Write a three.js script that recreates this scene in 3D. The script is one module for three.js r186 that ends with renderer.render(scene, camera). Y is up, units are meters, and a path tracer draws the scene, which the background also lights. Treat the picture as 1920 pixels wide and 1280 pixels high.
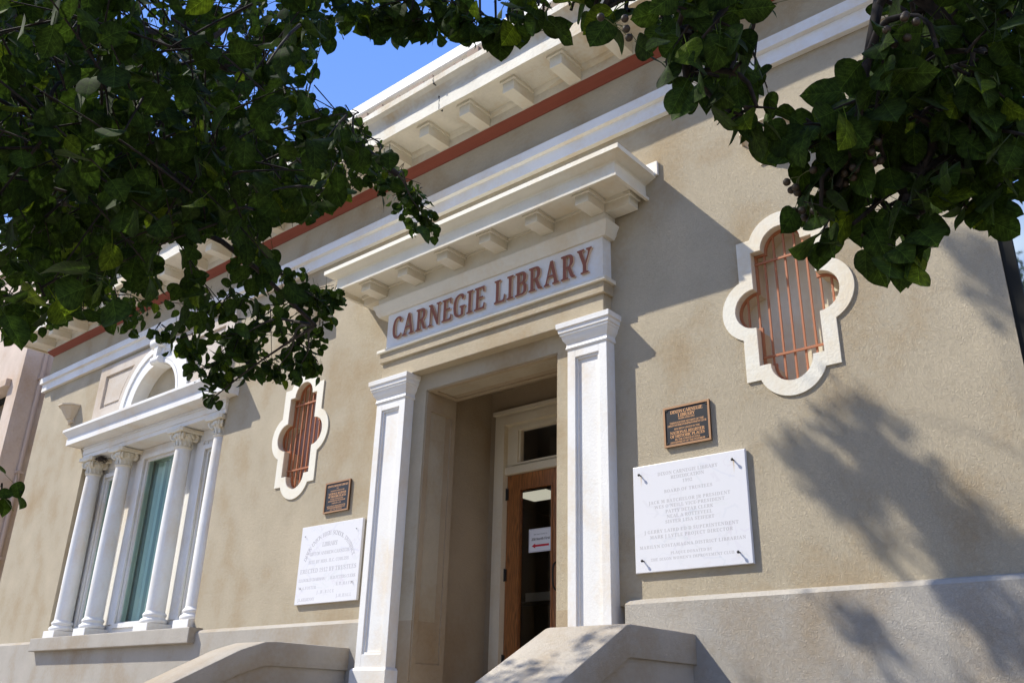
import * as THREE from 'three';
import { mergeGeometries, toCreasedNormals } from 'three/addons/utils/BufferGeometryUtils.js';
import { FontLoader } from 'three/addons/loaders/FontLoader.js';
import { TextGeometry } from 'three/addons/geometries/TextGeometry.js';

// ------------------------------------------------------------------ camera, sky, sun, exposure
const V = (x, y, z) => new THREE.Vector3(x, y, z);
const scene = new THREE.Scene();
const EYE = V(5.5, 1.6, 6.0), F = 1673.08;                       // focal length in pixels of a 1920 x 1280 frame
const camX = V(0.76181, 0.02378, -0.64736), camY = V(-0.23357, -0.92202, -0.30874), camZ = V(-0.60422, 0.38641, -0.69685);
const camera = new THREE.PerspectiveCamera(41.867, 1024 / 682, 0.05, 2000);
camera.position.copy(EYE);
camera.up.copy(camY).negate();
camera.lookAt(EYE.clone().add(camZ));

const SUN = V(-1.65, 2.07, 1.0).normalize();
function rng(seed) { let s = seed >>> 0; return () => { s = (s + 0x6d2b79f5) >>> 0; let t = Math.imul(s ^ (s >>> 15), 1 | s); t = (t + Math.imul(t ^ (t >>> 7), 61 | t)) ^ t; return ((t ^ (t >>> 14)) >>> 0) / 4294967296; }; }
const mix = (a, b, t) => a + (b - a) * t, clamp = (x, a, b) => Math.min(b, Math.max(a, x)), smooth = (a, b, x) => { const t = clamp((x - a) / (b - a), 0, 1); return t * t * (3 - 2 * t); };
// periodic gradient noise on a lattice of n x n cells
function lattice(n, seed) {
  const r = rng(seed), gx = new Float32Array(n * n), gy = new Float32Array(n * n);
  for (let i = 0; i < n * n; i++) { const a = r() * 6.2832; gx[i] = Math.cos(a); gy[i] = Math.sin(a); }
  return (x, y) => {
    const x0 = Math.floor(x), y0 = Math.floor(y), fx = x - x0, fy = y - y0, w = (i) => ((i % n) + n) % n;
    const X0 = w(x0), X1 = w(x0 + 1), Y0 = w(y0) * n, Y1 = w(y0 + 1) * n, u = fx * fx * fx * (fx * (fx * 6 - 15) + 10), v = fy * fy * fy * (fy * (fy * 6 - 15) + 10);
    const a = gx[X0 + Y0] * fx + gy[X0 + Y0] * fy, b = gx[X1 + Y0] * (fx - 1) + gy[X1 + Y0] * fy, c = gx[X0 + Y1] * fx + gy[X0 + Y1] * (fy - 1), d = gx[X1 + Y1] * (fx - 1) + gy[X1 + Y1] * (fy - 1);
    return mix(mix(a, b, u), mix(c, d, u), v) * 1.5;
  };
}
function skyTexture() {
  const W = 1024, H = 512, data = new Float32Array(W * H * 4), n1 = lattice(64, 5), n2 = lattice(64, 9);
  for (let row = 0; row < H; row++) {
    const up = ((row + 0.5) / H - 0.5) * Math.PI, y = Math.sin(up);
    for (let col = 0; col < W; col++) {
      const az = ((col + 0.5) / W - 0.5) * 2 * Math.PI, x = Math.cos(az) * Math.cos(up), z = Math.sin(az) * Math.cos(up), i = (row * W + col) * 4;
      if (y < 0) { data[i] = 0.2; data[i + 1] = 0.19; data[i + 2] = 0.18; data[i + 3] = 1; continue; }
      const h = Math.pow(1 - y, 2.6), glow = Math.pow(Math.max(0, x * SUN.x + y * SUN.y + z * SUN.z), 14) * 0.16;
      let r = mix(0.090, 0.48, h) + glow, g = mix(0.212, 0.63, h) + glow, b = mix(0.62, 0.88, h) + glow * 0.9;
      const k = 1.0 / (y + 0.16), cx = x * k, cz = z * k;       // a few fair-weather clouds, low all round
      let s = 0, a = 0.6, f = 1.5; for (let o = 0; o < 5; o++, a *= 0.52, f *= 2.03) s += a * (o % 2 ? n1 : n2)(cx * f + 12.04 + o * 3, cz * f + 8.52);
      const c = smooth(0.05, 0.42, s + 0.16 * smooth(0.75, 0.2, y) - 0.35 * smooth(0.35, 0.75, y)) * smooth(0, 0.05, y) * 0.85;
      r = mix(r, 0.78, c); g = mix(g, 0.81, c); b = mix(b, 0.88, c);
      data[i] = r; data[i + 1] = g; data[i + 2] = b; data[i + 3] = 1;
    }
  }
  const t = new THREE.DataTexture(data, W, H, THREE.RGBAFormat, THREE.FloatType);
  t.mapping = THREE.EquirectangularReflectionMapping; t.magFilter = THREE.LinearFilter; t.minFilter = THREE.LinearFilter; t.needsUpdate = true;
  return t;
}
const sky = skyTexture();
scene.background = sky; scene.environment = sky;
const sun = new THREE.DirectionalLight(new THREE.Color(1.0, 0.945, 0.84), 4.1);
sun.position.copy(SUN).multiplyScalar(60); sun.castShadow = true; sun.shadow.mapSize.set(4096, 4096);
Object.assign(sun.shadow.camera, { left: -25, right: 25, top: 25, bottom: -25, near: 1, far: 140 });
scene.add(sun, sun.target);
const renderer = new THREE.WebGLRenderer({ antialias: true });
renderer.setSize(1024, 682); renderer.shadowMap.enabled = true;
renderer.toneMapping = THREE.LinearToneMapping; renderer.toneMappingExposure = 1.67;
document.body.appendChild(renderer.domElement);

// ------------------------------------------------------------------ naming helpers
const used = new Map();
function numbered(name) { const n = used.get(name) ?? 0; used.set(name, n + 1); return n ? name + '_' + String(n).padStart(3, '0') : name; }
const baseOf = new Map();
function thing(name, label, category, base = [0, 0, 0], group) {
  const o = new THREE.Group(); o.name = numbered(name); o.position.set(...base); scene.add(o); baseOf.set(o, base);
  o.userData.label = label; o.userData.category = category; if (group) o.userData.group = group;
  return o;
}
// a part whose geometry is given in world coordinates; it is moved into its thing's own axes
function part(parent, name, geo, mat, label) {
  const b = baseOf.get(parent), g = geo.clone().translate(-b[0], -b[1], -b[2]), m = new THREE.Mesh(g, mat);
  m.name = name; m.castShadow = m.receiveShadow = true; parent.add(m); baseOf.set(m, b);
  if (label) m.userData.label = label;
  return m;
}
// a piece with its own shared geometry, put at a place given in world coordinates
function piece(parent, name, geo, mat, x, y, z, ry = 0, s) {
  const b = baseOf.get(parent), m = new THREE.Mesh(geo, mat); m.name = name; m.position.set(x - b[0], y - b[1], z - b[2]); m.rotation.y = ry; if (s) m.scale.set(...s);
  m.castShadow = m.receiveShadow = true; parent.add(m); baseOf.set(m, b); return m;
}
function structure(name, geo, mat) { const m = new THREE.Mesh(geo, mat); m.name = name; m.userData.kind = 'structure'; m.castShadow = m.receiveShadow = true; scene.add(m); return m; }

// ------------------------------------------------------------------ geometry helpers
// uv in metres from the place of each face; flat faces unless the normals are kept
function fin(g, keep = false) {
  g = g.index ? g.toNonIndexed() : g.clone();
  if (!keep || !g.attributes.normal) g.computeVertexNormals();
  const p = g.attributes.position, n = g.attributes.normal, uv = new Float32Array(p.count * 2), a = V(), b = V(), c = V(), fn = V();
  for (let i = 0; i < p.count; i += 3) {
    a.fromBufferAttribute(p, i); b.fromBufferAttribute(p, i + 1); c.fromBufferAttribute(p, i + 2);
    fn.copy(b).sub(a).cross(c.clone().sub(a)); const x = Math.abs(fn.x), y = Math.abs(fn.y), z = Math.abs(fn.z);
    for (let k = 0; k < 3; k++) {
      const q = [a, b, c][k], j = (i + k) * 2;
      if (z >= x && z >= y) { uv[j] = q.x; uv[j + 1] = q.y; } else if (x >= y) { uv[j] = q.z + 3.3; uv[j + 1] = q.y; } else { uv[j] = q.x; uv[j + 1] = q.z + 5.7; }
    }
  }
  const out = new THREE.BufferGeometry();
  out.setAttribute('position', p); out.setAttribute('normal', n); out.setAttribute('uv', new THREE.BufferAttribute(uv, 2));
  return out;
}
const creased = (g, deg = 30) => fin(toCreasedNormals(g.index ? g : g, THREE.MathUtils.degToRad(deg)), true);
const rawBox = (x0, x1, y0, y1, z0, z1) => new THREE.BoxGeometry(x1 - x0, y1 - y0, z1 - z0).translate((x0 + x1) / 2, (y0 + y1) / 2, (z0 + z1) / 2);
const box = (...a) => fin(rawBox(...a));
// a box whose edges along the front are chamfered
function slab(x0, x1, y0, y1, z0, z1, c = 0.008) {
  const s = new THREE.Shape([[x0 + c, y0 + c], [x1 - c, y0 + c], [x1 - c, y1 - c], [x0 + c, y1 - c]].map((q) => new THREE.Vector2(...q)));
  return fin(new THREE.ExtrudeGeometry(s, { depth: z1 - z0 - 2 * c, bevelEnabled: true, bevelThickness: c, bevelSize: c, bevelSegments: 2 }).translate(0, 0, z0 + c));
}
const merge = (...gs) => mergeGeometries(gs.flat().map((g) => (g.attributes.uv && !g.index ? g : fin(g, true))));
const shapeOf = (pts) => new THREE.Shape(pts.map((q) => new THREE.Vector2(q[0], q[1])));
const pathOf = (pts) => new THREE.Path(pts.map((q) => new THREE.Vector2(q[0], q[1])));
const rect = (x0, x1, y0, y1) => [[x0, y0], [x1, y0], [x1, y1], [x0, y1]];
function plate(pts, holes, z0, z1, crease = 25) {
  const s = shapeOf(pts); for (const h of holes) s.holes.push(pathOf(h));
  return creased(new THREE.ExtrudeGeometry(s, { depth: z1 - z0, bevelEnabled: false, steps: 1 }).translate(0, 0, z0), crease);
}
// a moulding: profile points [out, y] carried along left return, front and right return of the rectangle x0..x1, from the wall plane zw out to zb
function sweep(x0, x1, zw, zb, profile, { crease = 30, close = true, nx = 1, wave = 0 } = {}) {
  const pos = [], r = rng(77), pr = profile.slice();
  const ring = pr.map(([d, y]) => {
    const L = [[x0 - d, y, zw], [x0 - d, y, zb + d]];
    for (let i = 1; i < nx; i++) L.push([mix(x0 - d, x1 + d, i / nx), y + (r() - 0.5) * wave, zb + d + (r() - 0.5) * wave]);
    L.push([x1 + d, y, zb + d], [x1 + d, y, zw]);
    return L;
  });
  const tri = (a, b, c) => pos.push(...a, ...b, ...c);
  for (let i = 0; i + 1 < ring.length; i++) for (let k = 0; k + 1 < ring[i].length; k++) {
    const a = ring[i][k], b = ring[i][k + 1], c = ring[i + 1][k + 1], d = ring[i + 1][k]; tri(a, b, c); tri(a, c, d);
  }
  if (close) for (const [i, flip] of [[0, 1], [ring.length - 1, 0]]) { const q = ring[i], n = q.length; for (let k = 1; k + 1 < n; k++) flip ? tri(q[0], q[k + 1], q[k]) : tri(q[0], q[k], q[k + 1]); }
  const g = new THREE.BufferGeometry(); g.setAttribute('position', new THREE.Float32BufferAttribute(pos, 3)); g.computeVertexNormals();
  return creased(g, crease);
}
const arc = (cx, cy, r, a0, a1, n) => Array.from({ length: n + 1 }, (_, i) => { const a = mix(a0, a1, i / n); return [cx + r * Math.cos(a), cy + r * Math.sin(a)]; });
function tube(pts, r0, r1, sides = 6, seg = 0) {
  const curve = new THREE.CatmullRomCurve3(pts.map((p) => (p.isVector3 ? p : V(...p))), false, 'centripetal'), n = seg || Math.max(2, (pts.length - 1) * 4);
  const g = new THREE.TubeGeometry(curve, n, 1, sides, false), p = g.attributes.position, c = V(), q = V();
  for (let i = 0; i <= n; i++) { curve.getPointAt(i / n, c); const r = mix(r0, r1, i / n); for (let k = 0; k <= sides; k++) { const j = i * (sides + 1) + k; q.fromBufferAttribute(p, j).sub(c).multiplyScalar(r).add(c); p.setXYZ(j, q.x, q.y, q.z); } }
  return g;
}

// ------------------------------------------------------------------ textures and materials
function tex(n, fn, { size = 1, srgb = false, comps = 4 } = {}) {
  const data = new Uint8Array(n * n * 4);
  for (let y = 0; y < n; y++) for (let x = 0; x < n; x++) { const v = fn(x / n, y / n), i = (y * n + x) * 4; data[i] = clamp(v[0], 0, 1) * 255; data[i + 1] = clamp(v[1], 0, 1) * 255; data[i + 2] = clamp(v[2], 0, 1) * 255; data[i + 3] = 255; }
  const t = new THREE.DataTexture(data, n, n, THREE.RGBAFormat); t.wrapS = t.wrapT = THREE.RepeatWrapping; t.magFilter = THREE.LinearFilter; t.minFilter = THREE.LinearMipmapLinearFilter;
  if (srgb) t.colorSpace = THREE.SRGBColorSpace;
  t.repeat.set(1 / size, 1 / size); t.needsUpdate = true; return t;
}
const again = (t, size) => { const c = t.clone(); c.repeat.set(1 / size, 1 / size); c.needsUpdate = true; return c; };
const nA = lattice(8, 21), nB = lattice(16, 22), nC = lattice(32, 23), nD = lattice(64, 24), nE = lattice(128, 25), nF = lattice(4, 26);
// skip-trowel / worm-track stucco relief
const stuccoBump = tex(1024, (u, v) => {
  const wx = nC(u * 32, v * 32) * 0.022, wy = nC(u * 32 + 9, v * 32 + 4) * 0.022;
  const a = nD((u + wx) * 64, (v + wy) * 64), b = nE((u + wx) * 128 + 5, (v + wy) * 128);
  const worm = 1 - smooth(0.0, 0.24, Math.abs(a)), h = 0.42 + 0.26 * worm + 0.3 * b + 0.12 * nB(u * 16, v * 16) + 0.12 * nE(v * 128, u * 128);
  return [h, h, h];
}, { size: 0.62 });
// slow tone changes: rain runs, patches, dust
const stain = (amt, warm) => tex(512, (u, v) => {
  const s = 0.5 * nF(u * 4, v * 4) + 0.32 * nA(u * 8, v * 8 + 2) + 0.22 * nB(u * 16, v * 16) + 0.16 * nC(u * 32, v * 32) + 0.34 * nB(u * 16 + 3, 1 + 2 - 2 * Math.cos(v * 6.28319)) + 0.16 * nE(u * 128, v * 128);
  const t = 1 - amt * 0.5 + amt * s * 0.9; return [t, t * (1 - warm * Math.max(0, -s) * 0.3), t * (1 - warm * Math.max(0, -s) * 0.7)].map((x) => Math.pow(clamp(x, 0, 1), 1 / 2.2));
}, { srgb: true, size: 5.2 });
const stainWall = stain(0.20, 0.5), stainPaint = stain(0.12, 0.5);
const paintBump = tex(256, (u, v) => { const h = 0.5 + 0.3 * nC(u * 32, v * 32) + 0.25 * nD(u * 64, v * 64); return [h, h, h]; }, { size: 0.7 });
const std = (rgb, o = {}) => new THREE.MeshStandardMaterial({ color: new THREE.Color().setRGB(...rgb), roughness: 0.85, ...o });
const M = {
  stucco: std([0.484, 0.414, 0.293], { map: stainWall, bumpMap: stuccoBump, bumpScale: 0.0052, roughness: 0.95 }),
  portalStucco: std([0.50, 0.42, 0.29], { map: stainWall, bumpMap: again(stuccoBump, 0.7), bumpScale: 0.004, roughness: 0.95 }),
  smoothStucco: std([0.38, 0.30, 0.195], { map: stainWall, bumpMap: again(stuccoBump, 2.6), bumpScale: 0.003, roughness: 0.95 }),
  plinth: std([0.455, 0.42, 0.36], { map: stainWall, bumpMap: stuccoBump, bumpScale: 0.0052, roughness: 0.95 }),
  cheek: std([0.50, 0.45, 0.375], { map: stainWall, bumpMap: again(stuccoBump, 0.5), bumpScale: 0.006, roughness: 0.95 }),
  white: std([0.79, 0.78, 0.745], { map: stainPaint, bumpMap: paintBump, bumpScale: 0.0012, roughness: 0.6 }),
  trim: std([0.775, 0.735, 0.615], { map: stainPaint, bumpMap: paintBump, bumpScale: 0.0015, roughness: 0.7 }),
  oldTrim: std([0.775, 0.735, 0.625], { map: stain(0.26, 0.9), bumpMap: paintBump, bumpScale: 0.003, roughness: 0.75 }),
  reveal: std([0.62, 0.54, 0.40], { map: stainPaint, roughness: 0.8 }),
  cream: std([0.70, 0.62, 0.46], { map: stainPaint, bumpMap: paintBump, bumpScale: 0.0015, roughness: 0.7 }),
  cast: std([0.60, 0.53, 0.45], { map: stainWall, bumpMap: again(stuccoBump, 2.2), bumpScale: 0.003, roughness: 0.9 }),
  red: std([0.25, 0.056, 0.026], { map: stainPaint, roughness: 0.75 }),
  bar: std([0.38, 0.128, 0.045], { roughness: 0.55, metalness: 0.0 }),
  dark: std([0.02, 0.02, 0.02], { roughness: 0.7 }),
  iron: std([0.03, 0.028, 0.025], { roughness: 0.6, metalness: 0.4 }),
  frameDark: new THREE.MeshPhysicalMaterial({ color: new THREE.Color(0.018, 0.018, 0.015), roughness: 0.7, specularIntensity: 0.25 }),
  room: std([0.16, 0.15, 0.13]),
  neighbor: std([0.66, 0.535, 0.43], { map: stainWall, bumpMap: again(stuccoBump, 3), bumpScale: 0.004, roughness: 0.95 }),
  pipe: std([0.52, 0.40, 0.31], { roughness: 0.7 }),
  glass: new THREE.MeshPhysicalMaterial({ color: 0xffffff, transmission: 1, thickness: 0, roughness: 0, ior: 1.5 }),
  tintGlass: new THREE.MeshPhysicalMaterial({ color: new THREE.Color(0.80, 0.90, 0.87), transmission: 1, thickness: 0, roughness: 0, ior: 1.5, specularIntensity: 0.35 }),
  mirrorGlass: std([0.60, 0.68, 0.70], { metalness: 1, roughness: 0.03 }),
};
const woodMap = tex(512, (u, v) => { const g = 0.5 + 0.28 * Math.sin((u * 26 + 1.6 * nA(u * 8, v * 2) + 0.5 * nC(u * 32, v * 4)) * 6.2832), f = 0.15 * nE(u * 128, v * 8), t = 0.62 + 0.25 * g + f; return [t, t * 0.97, t * 0.93]; }, { srgb: true, size: 0.9 });
M.wood = new THREE.MeshPhysicalMaterial({ color: new THREE.Color(0.50, 0.20, 0.055), map: woodMap, roughness: 0.45, clearcoat: 0.4, clearcoatRoughness: 0.25 });

// ------------------------------------------------------------------ ground and street (below the frame; they bounce light up to the soffits)
const groundMap = tex(512, (u, v) => { const t = 0.82 + 0.12 * nC(u * 32, v * 32) + 0.1 * nE(u * 128, v * 128) + 0.1 * nA(u * 8, v * 8); return [t, t, t]; }, { srgb: true, size: 4 });
structure('ground', fin(new THREE.PlaneGeometry(1200, 1200).rotateX(-Math.PI / 2).translate(0, -0.16, 0)), std([0.2, 0.19, 0.15], { map: groundMap }));
structure('sidewalk', box(-60, 60, -0.16, 0, -10, 9.2), std([0.48, 0.40, 0.295], { map: groundMap, roughness: 0.95 }));
structure('kerb', slab(-60, 60, -0.16, 0.004, 9.2, 9.4, 0.015), std([0.4, 0.38, 0.34], { map: groundMap }));
structure('road', box(-60, 60, -0.156, -0.14, 9.4, 21), std([0.09, 0.088, 0.085], { map: groundMap }));
structure('far_sidewalk', box(-60, 60, -0.16, 0, 21, 25), std([0.42, 0.39, 0.34], { map: groundMap }));

// ------------------------------------------------------------------ the library building
const lib = thing('library_building', 'tan stucco library with white trim, red moulding and lettered entrance hood', 'building');
const X0 = -10.73, X1 = 10.73;
// the clover-cross outline of the small windows: half width, half height of the rectangle, lobe radius, lobe centre offsets
function clover(cx, cy, w, h, r, ox, oy) {
  const out = [], lobe = (a0, x, y) => { for (let i = 0; i <= 18; i++) { const a = a0 + (i / 18) * 2; out.push([x, y, a]); } };
  const hw = Math.sqrt(Math.max(0.0001, r * r - (w - ox) ** 2)), hh = Math.sqrt(Math.max(0.0001, r * r - (h - oy) ** 2));   // half chords
  const pts = [];
  const arcTo = (x, y, a0, a1) => { for (let i = 0; i <= 16; i++) { const a = mix(a0, a1, i / 16); pts.push([cx + x + r * Math.cos(a), cy + y + r * Math.sin(a)]); } };
  const ax = Math.atan2(hw, w - ox), ay = Math.atan2(hh, h - oy);
  pts.push([cx + w, cy - h]); arcTo(ox, 0, -ax, ax); pts.push([cx + w, cy + h]);
  arcTo(0, oy, Math.PI / 2 - ay, Math.PI / 2 + ay); pts.push([cx - w, cy + h]);
  arcTo(-ox, 0, Math.PI - ax, Math.PI + ax); pts.push([cx - w, cy - h]); arcTo(0, -oy, 1.5 * Math.PI - ay, 1.5 * Math.PI + ay);
  return pts;
}
const QY = 4.57, QX = [-2.945, 3.055];
const cloverOut = (cx) => clover(cx, QY, 0.365, 0.597, 0.27, 0.257, 0.497), cloverIn = (cx) => clover(cx, QY, 0.252, 0.483, 0.166, 0.253, 0.483);
const WX = [-8.55, -4.61], WC = -6.58;                            // the columned window bay
const niche = [[WC + 0.65, 5.66], ...arc(WC, 5.66, 0.65, 0, Math.PI, 24)];
part(lib, 'wall', plate([[X0, 2.40], [-0.855, 2.40], [-0.855, 4.675], [0.855, 4.675], [0.855, 2.40], [X1, 2.40], [X1, 7.42], [X0, 7.42]], [ rect(WX[0], WX[1], 2.46, 5.2), niche, ...QX.map(cloverIn), rect(4.535, 8.5, 2.5, 6.4)], -0.3, 0), M.stucco);
// tympanum behind the blind arch
part(lib, 'arch_recess', plate([[WC - 0.7, 5.6], [WC + 0.7, 5.6], ...arc(WC, 5.66, 0.7, 0, Math.PI, 24)], [], -0.2, -0.15), M.stucco);
part(lib, 'wall', merge(box(X0, X0 + 0.3, 0, 7.5, -14, -0.301), box(X1 - 0.3, X1, 0, 7.5, -14, -0.301), box(X0, X1, 0, 7.5, -14.3, -14)), M.stucco);
part(lib, 'roof', box(X0, X1, 7.7, 7.9, -14.3, 0.1), M.cast);
// water table
function waterTable(x0, x1) {
  const s = shapeOf([[-0.3, 0], [0.08, 0], [0.08, 2.398], [0.05, 2.428], [-0.02, 2.447], [-0.3, 2.447]]);
  return creased(new THREE.ExtrudeGeometry(s, { depth: x1 - x0, bevelEnabled: false }).rotateY(-Math.PI / 2).translate(x1, 0, 0).applyMatrix4(new THREE.Matrix4()), 20);
}
// the extrude above runs along -x after turning, with the shape's x as z
part(lib, 'plinth_wall', waterTable(X0 - 0.05, -1.52), M.plinth);
part(lib, 'plinth_wall', waterTable(1.575, 4.535), M.plinth);
part(lib, 'plinth_wall', waterTable(4.536, X1 + 0.05), M.plinth);
// string course: two white bands, the upper one prouder
part(lib, 'string_course', sweep(X0, X1, -3, 0, [[-0.05, 6.725], [0.055, 6.725], [0.055, 6.862], [0.095, 6.872], [0.095, 6.975], [-0.05, 6.99]]), M.white);
// main cornice
const cornice = part(lib, 'cornice', sweep(X0, X1, -3, 0, [[0.02, 7.5], [0.10, 7.505], [0.10, 7.61], [0.13, 7.64], [0.14, 7.665], [0.53, 7.665], [0.53, 7.635], [0.555, 7.63], [0.557, 7.79], [0.535, 7.80], [0.53, 7.835], [0.545, 7.88], [0.585, 7.925], [0.625, 7.94], [0.645, 7.945], [0.645, 8.02], [0.62, 8.04], [0.2, 8.08]], { nx: 90, wave: 0.007 }), M.oldTrim);
part(cornice, 'red_moulding', sweep(X0, X1, -3, 0, [[-0.02, 7.415], [0.012, 7.415], [0.02, 7.43], [0.06, 7.455], [0.085, 7.485], [0.098, 7.503], [-0.02, 7.504]]), M.red);
part(cornice, 'parapet', sweep(X0, X1, -13.8, 0.17, [[-0.2, 8.02], [0, 8.03], [0.0, 8.57], [-0.2, 8.58]]), std([0.42, 0.33, 0.25], { map: stainWall }));
part(cornice, 'coping', sweep(X0, X1, -13.8, 0.17, [[-0.3, 8.575], [0.07, 8.575], [0.085, 8.59], [0.085, 8.735], [0.06, 8.75], [-0.3, 8.77]]), M.white);
{ // flaking old flashing left along the joint under the coping
  const r = rng(31), gs = []; for (let i = 0; i < 60; i++) { const x = -10 + i * 0.19 + r() * 0.1, w = 0.05 + r() * 0.16; gs.push(box(x, x + w, 8.03, 8.055 + r() * 0.06, 0.34 + r() * 0.2, 0.60 + r() * 0.03)); }
  part(cornice, 'flashing', mergeGeometries(gs), std([0.34, 0.25, 0.19], { map: stainPaint })).userData.kind = 'stuff';
  // crack through the fascia
  const c = []; let x = -0.35; for (let i = 0; i < 9; i++) { const y = 7.635 + i * 0.02, nx = x + (r() - 0.5) * 0.022; c.push(box(Math.min(x, nx) - 0.0008, Math.max(x, nx) + 0.0008, y, y + 0.021, 0.5, 0.5605)); x = nx; } for (let i = 0; i < 6; i++) { const nx = x + (r() - 0.45) * 0.03; c.push(box(Math.min(x, nx) - 0.0008, Math.max(x, nx) + 0.0008, 7.93 + i * 0.013, 7.9435 + i * 0.013, 0.6, 0.6475)); x = nx; }
  part(cornice, 'crack', mergeGeometries(c.slice(0, 9)), M.dark); part(cornice, 'crack', mergeGeometries(c.slice(9)), M.dark);
}
const modGeo = merge(slab(-0.073, 0.073, -0.075, 0.045, 0, 0.335, 0.004), slab(-0.098, 0.098, 0.045, 0.08, -0.02, 0.36, 0.004), box(-0.31, -0.098, 0.05, 0.078, 0, 0.028), box(0.098, 0.31, 0.05, 0.078, 0, 0.028));
for (let k = 0; k < 35; k++) { const x = -0.085 - 0.617 * 17 + 0.617 * k; piece(cornice, 'modillion', modGeo, M.trim, x, 7.586, 0.1005); }
for (const s of [-1]) for (const z of [-0.25, -0.87]) piece(cornice, 'modillion', modGeo, M.trim, X0 - 0.1, 7.586, z, -Math.PI / 2);

// ------------------------------------------------------------------ entrance: portal, hood, name board
const HX0 = -1.545, HX1 = 1.515;
const hood = part(lib, 'entrance_hood', sweep(HX0, HX1, -0.1, 0.16, [[-0.16, 5.62], [-0.012, 5.62], [0.0, 5.64], [0.012, 5.655], [0.02, 5.69], [0.042, 5.73], [0.045, 5.747], [0.0, 5.754], [0.0, 5.935], [0.02, 5.958], [0.335, 5.96], [0.34, 5.904], [0.372, 5.90], [0.375, 5.922], [0.345, 5.926], [0.34, 6.058], [0.35, 6.068], [0.372, 6.074], [0.41, 6.092], [0.44, 6.104], [0.452, 6.106], [0.452, 6.152], [0.44, 6.157], [-0.16, 6.21]], { crease: 28 }), M.trim);
const hoodMod = merge(slab(-0.073, 0.073, -0.05, 0.035, 0, 0.262, 0.004), slab(-0.096, 0.096, 0.035, 0.066, -0.02, 0.285, 0.004), box(-0.295, -0.096, 0.046, 0.073, 0, 0.024), box(0.096, 0.295, 0.046, 0.073, 0, 0.024));
for (let k = 0; k < 6; k++) piece(hood, 'modillion', hoodMod, M.trim, -1.475 + 0.5835 * k, 5.888, 0.1605);
const sideMod = merge(slab(-0.073, 0.073, -0.05, 0.035, 0, 0.262, 0.004), slab(-0.096, 0.096, 0.035, 0.066, -0.02, 0.285, 0.004));
piece(hood, 'modillion', sideMod, M.trim, HX1 + 0.0005, 5.888, 0.085, Math.PI / 2);
piece(hood, 'modillion', sideMod, M.trim, HX0 - 0.0005, 5.888, 0.085, -Math.PI / 2);
part(hood, 'flashing', box(1.88, 2.0, 6.12, 6.26, 0.004, 0.03), M.white);
const board = part(lib, 'name_board', box(-1.392, 1.462, 5.2, 5.635, -0.1, 0.13), M.white);
part(lib, 'ledge', slab(-1.485, 1.512, 5.163, 5.2, -0.1, 0.18, 0.006), M.trim);
part(lib, 'architrave', merge(slab(-1.455, 1.482, 5.055, 5.163, -0.1, 0.152, 0.006), slab(-1.43, 1.456, 4.852, 5.055, -0.1, 0.122, 0.006)), M.portalStucco);
const font = await new FontLoader().loadAsync('fonts/droid/droid_serif_bold.typeface.json');
const letterSide = std([0.62, 0.45, 0.31], { roughness: 0.7 }), letterFace = std([0.26, 0.085, 0.048], { roughness: 0.7, map: stainPaint });
function word(text, x0, x1, y, cap) {
  const geos = [...text].map((ch) => { const g = new TextGeometry(ch, { font, size: cap / 0.72 * 0.72 * 1.0, depth: 0.022, curveSegments: 5, bevelEnabled: true, bevelThickness: 0.004, bevelSize: -0.003, bevelSegments: 1 }); g.computeBoundingBox(); return g; });
  const h = geos[0].boundingBox.max.y - 0.0; let w = 0; const gap = 0.035, adv = geos.map((g) => g.boundingBox.max.x - g.boundingBox.min.x);
  for (const a of adv) w += a + gap; w -= gap;
  const sx = (x1 - x0) / w, bb = new THREE.Box3(); const capH = font.data.glyphs.I ? null : null;
  const I = new TextGeometry('I', { font, size: cap, depth: 0.02 }); I.computeBoundingBox(); const sy = cap / (I.boundingBox.max.y - I.boundingBox.min.y);
  let x = x0;
  geos.forEach((g, i) => {
    g.translate(-g.boundingBox.min.x, 0, 0).scale(sx, sy, 1);
    piece(board, 'letter', g, [letterFace, letterSide], x, y, 0.1305); x += (adv[i] + gap) * sx;
  });
}
word('CARNEGIE', -1.28, 0.062, 5.292, 0.252);
word('LIBRARY', 0.185, 1.36, 5.292, 0.252);
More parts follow.
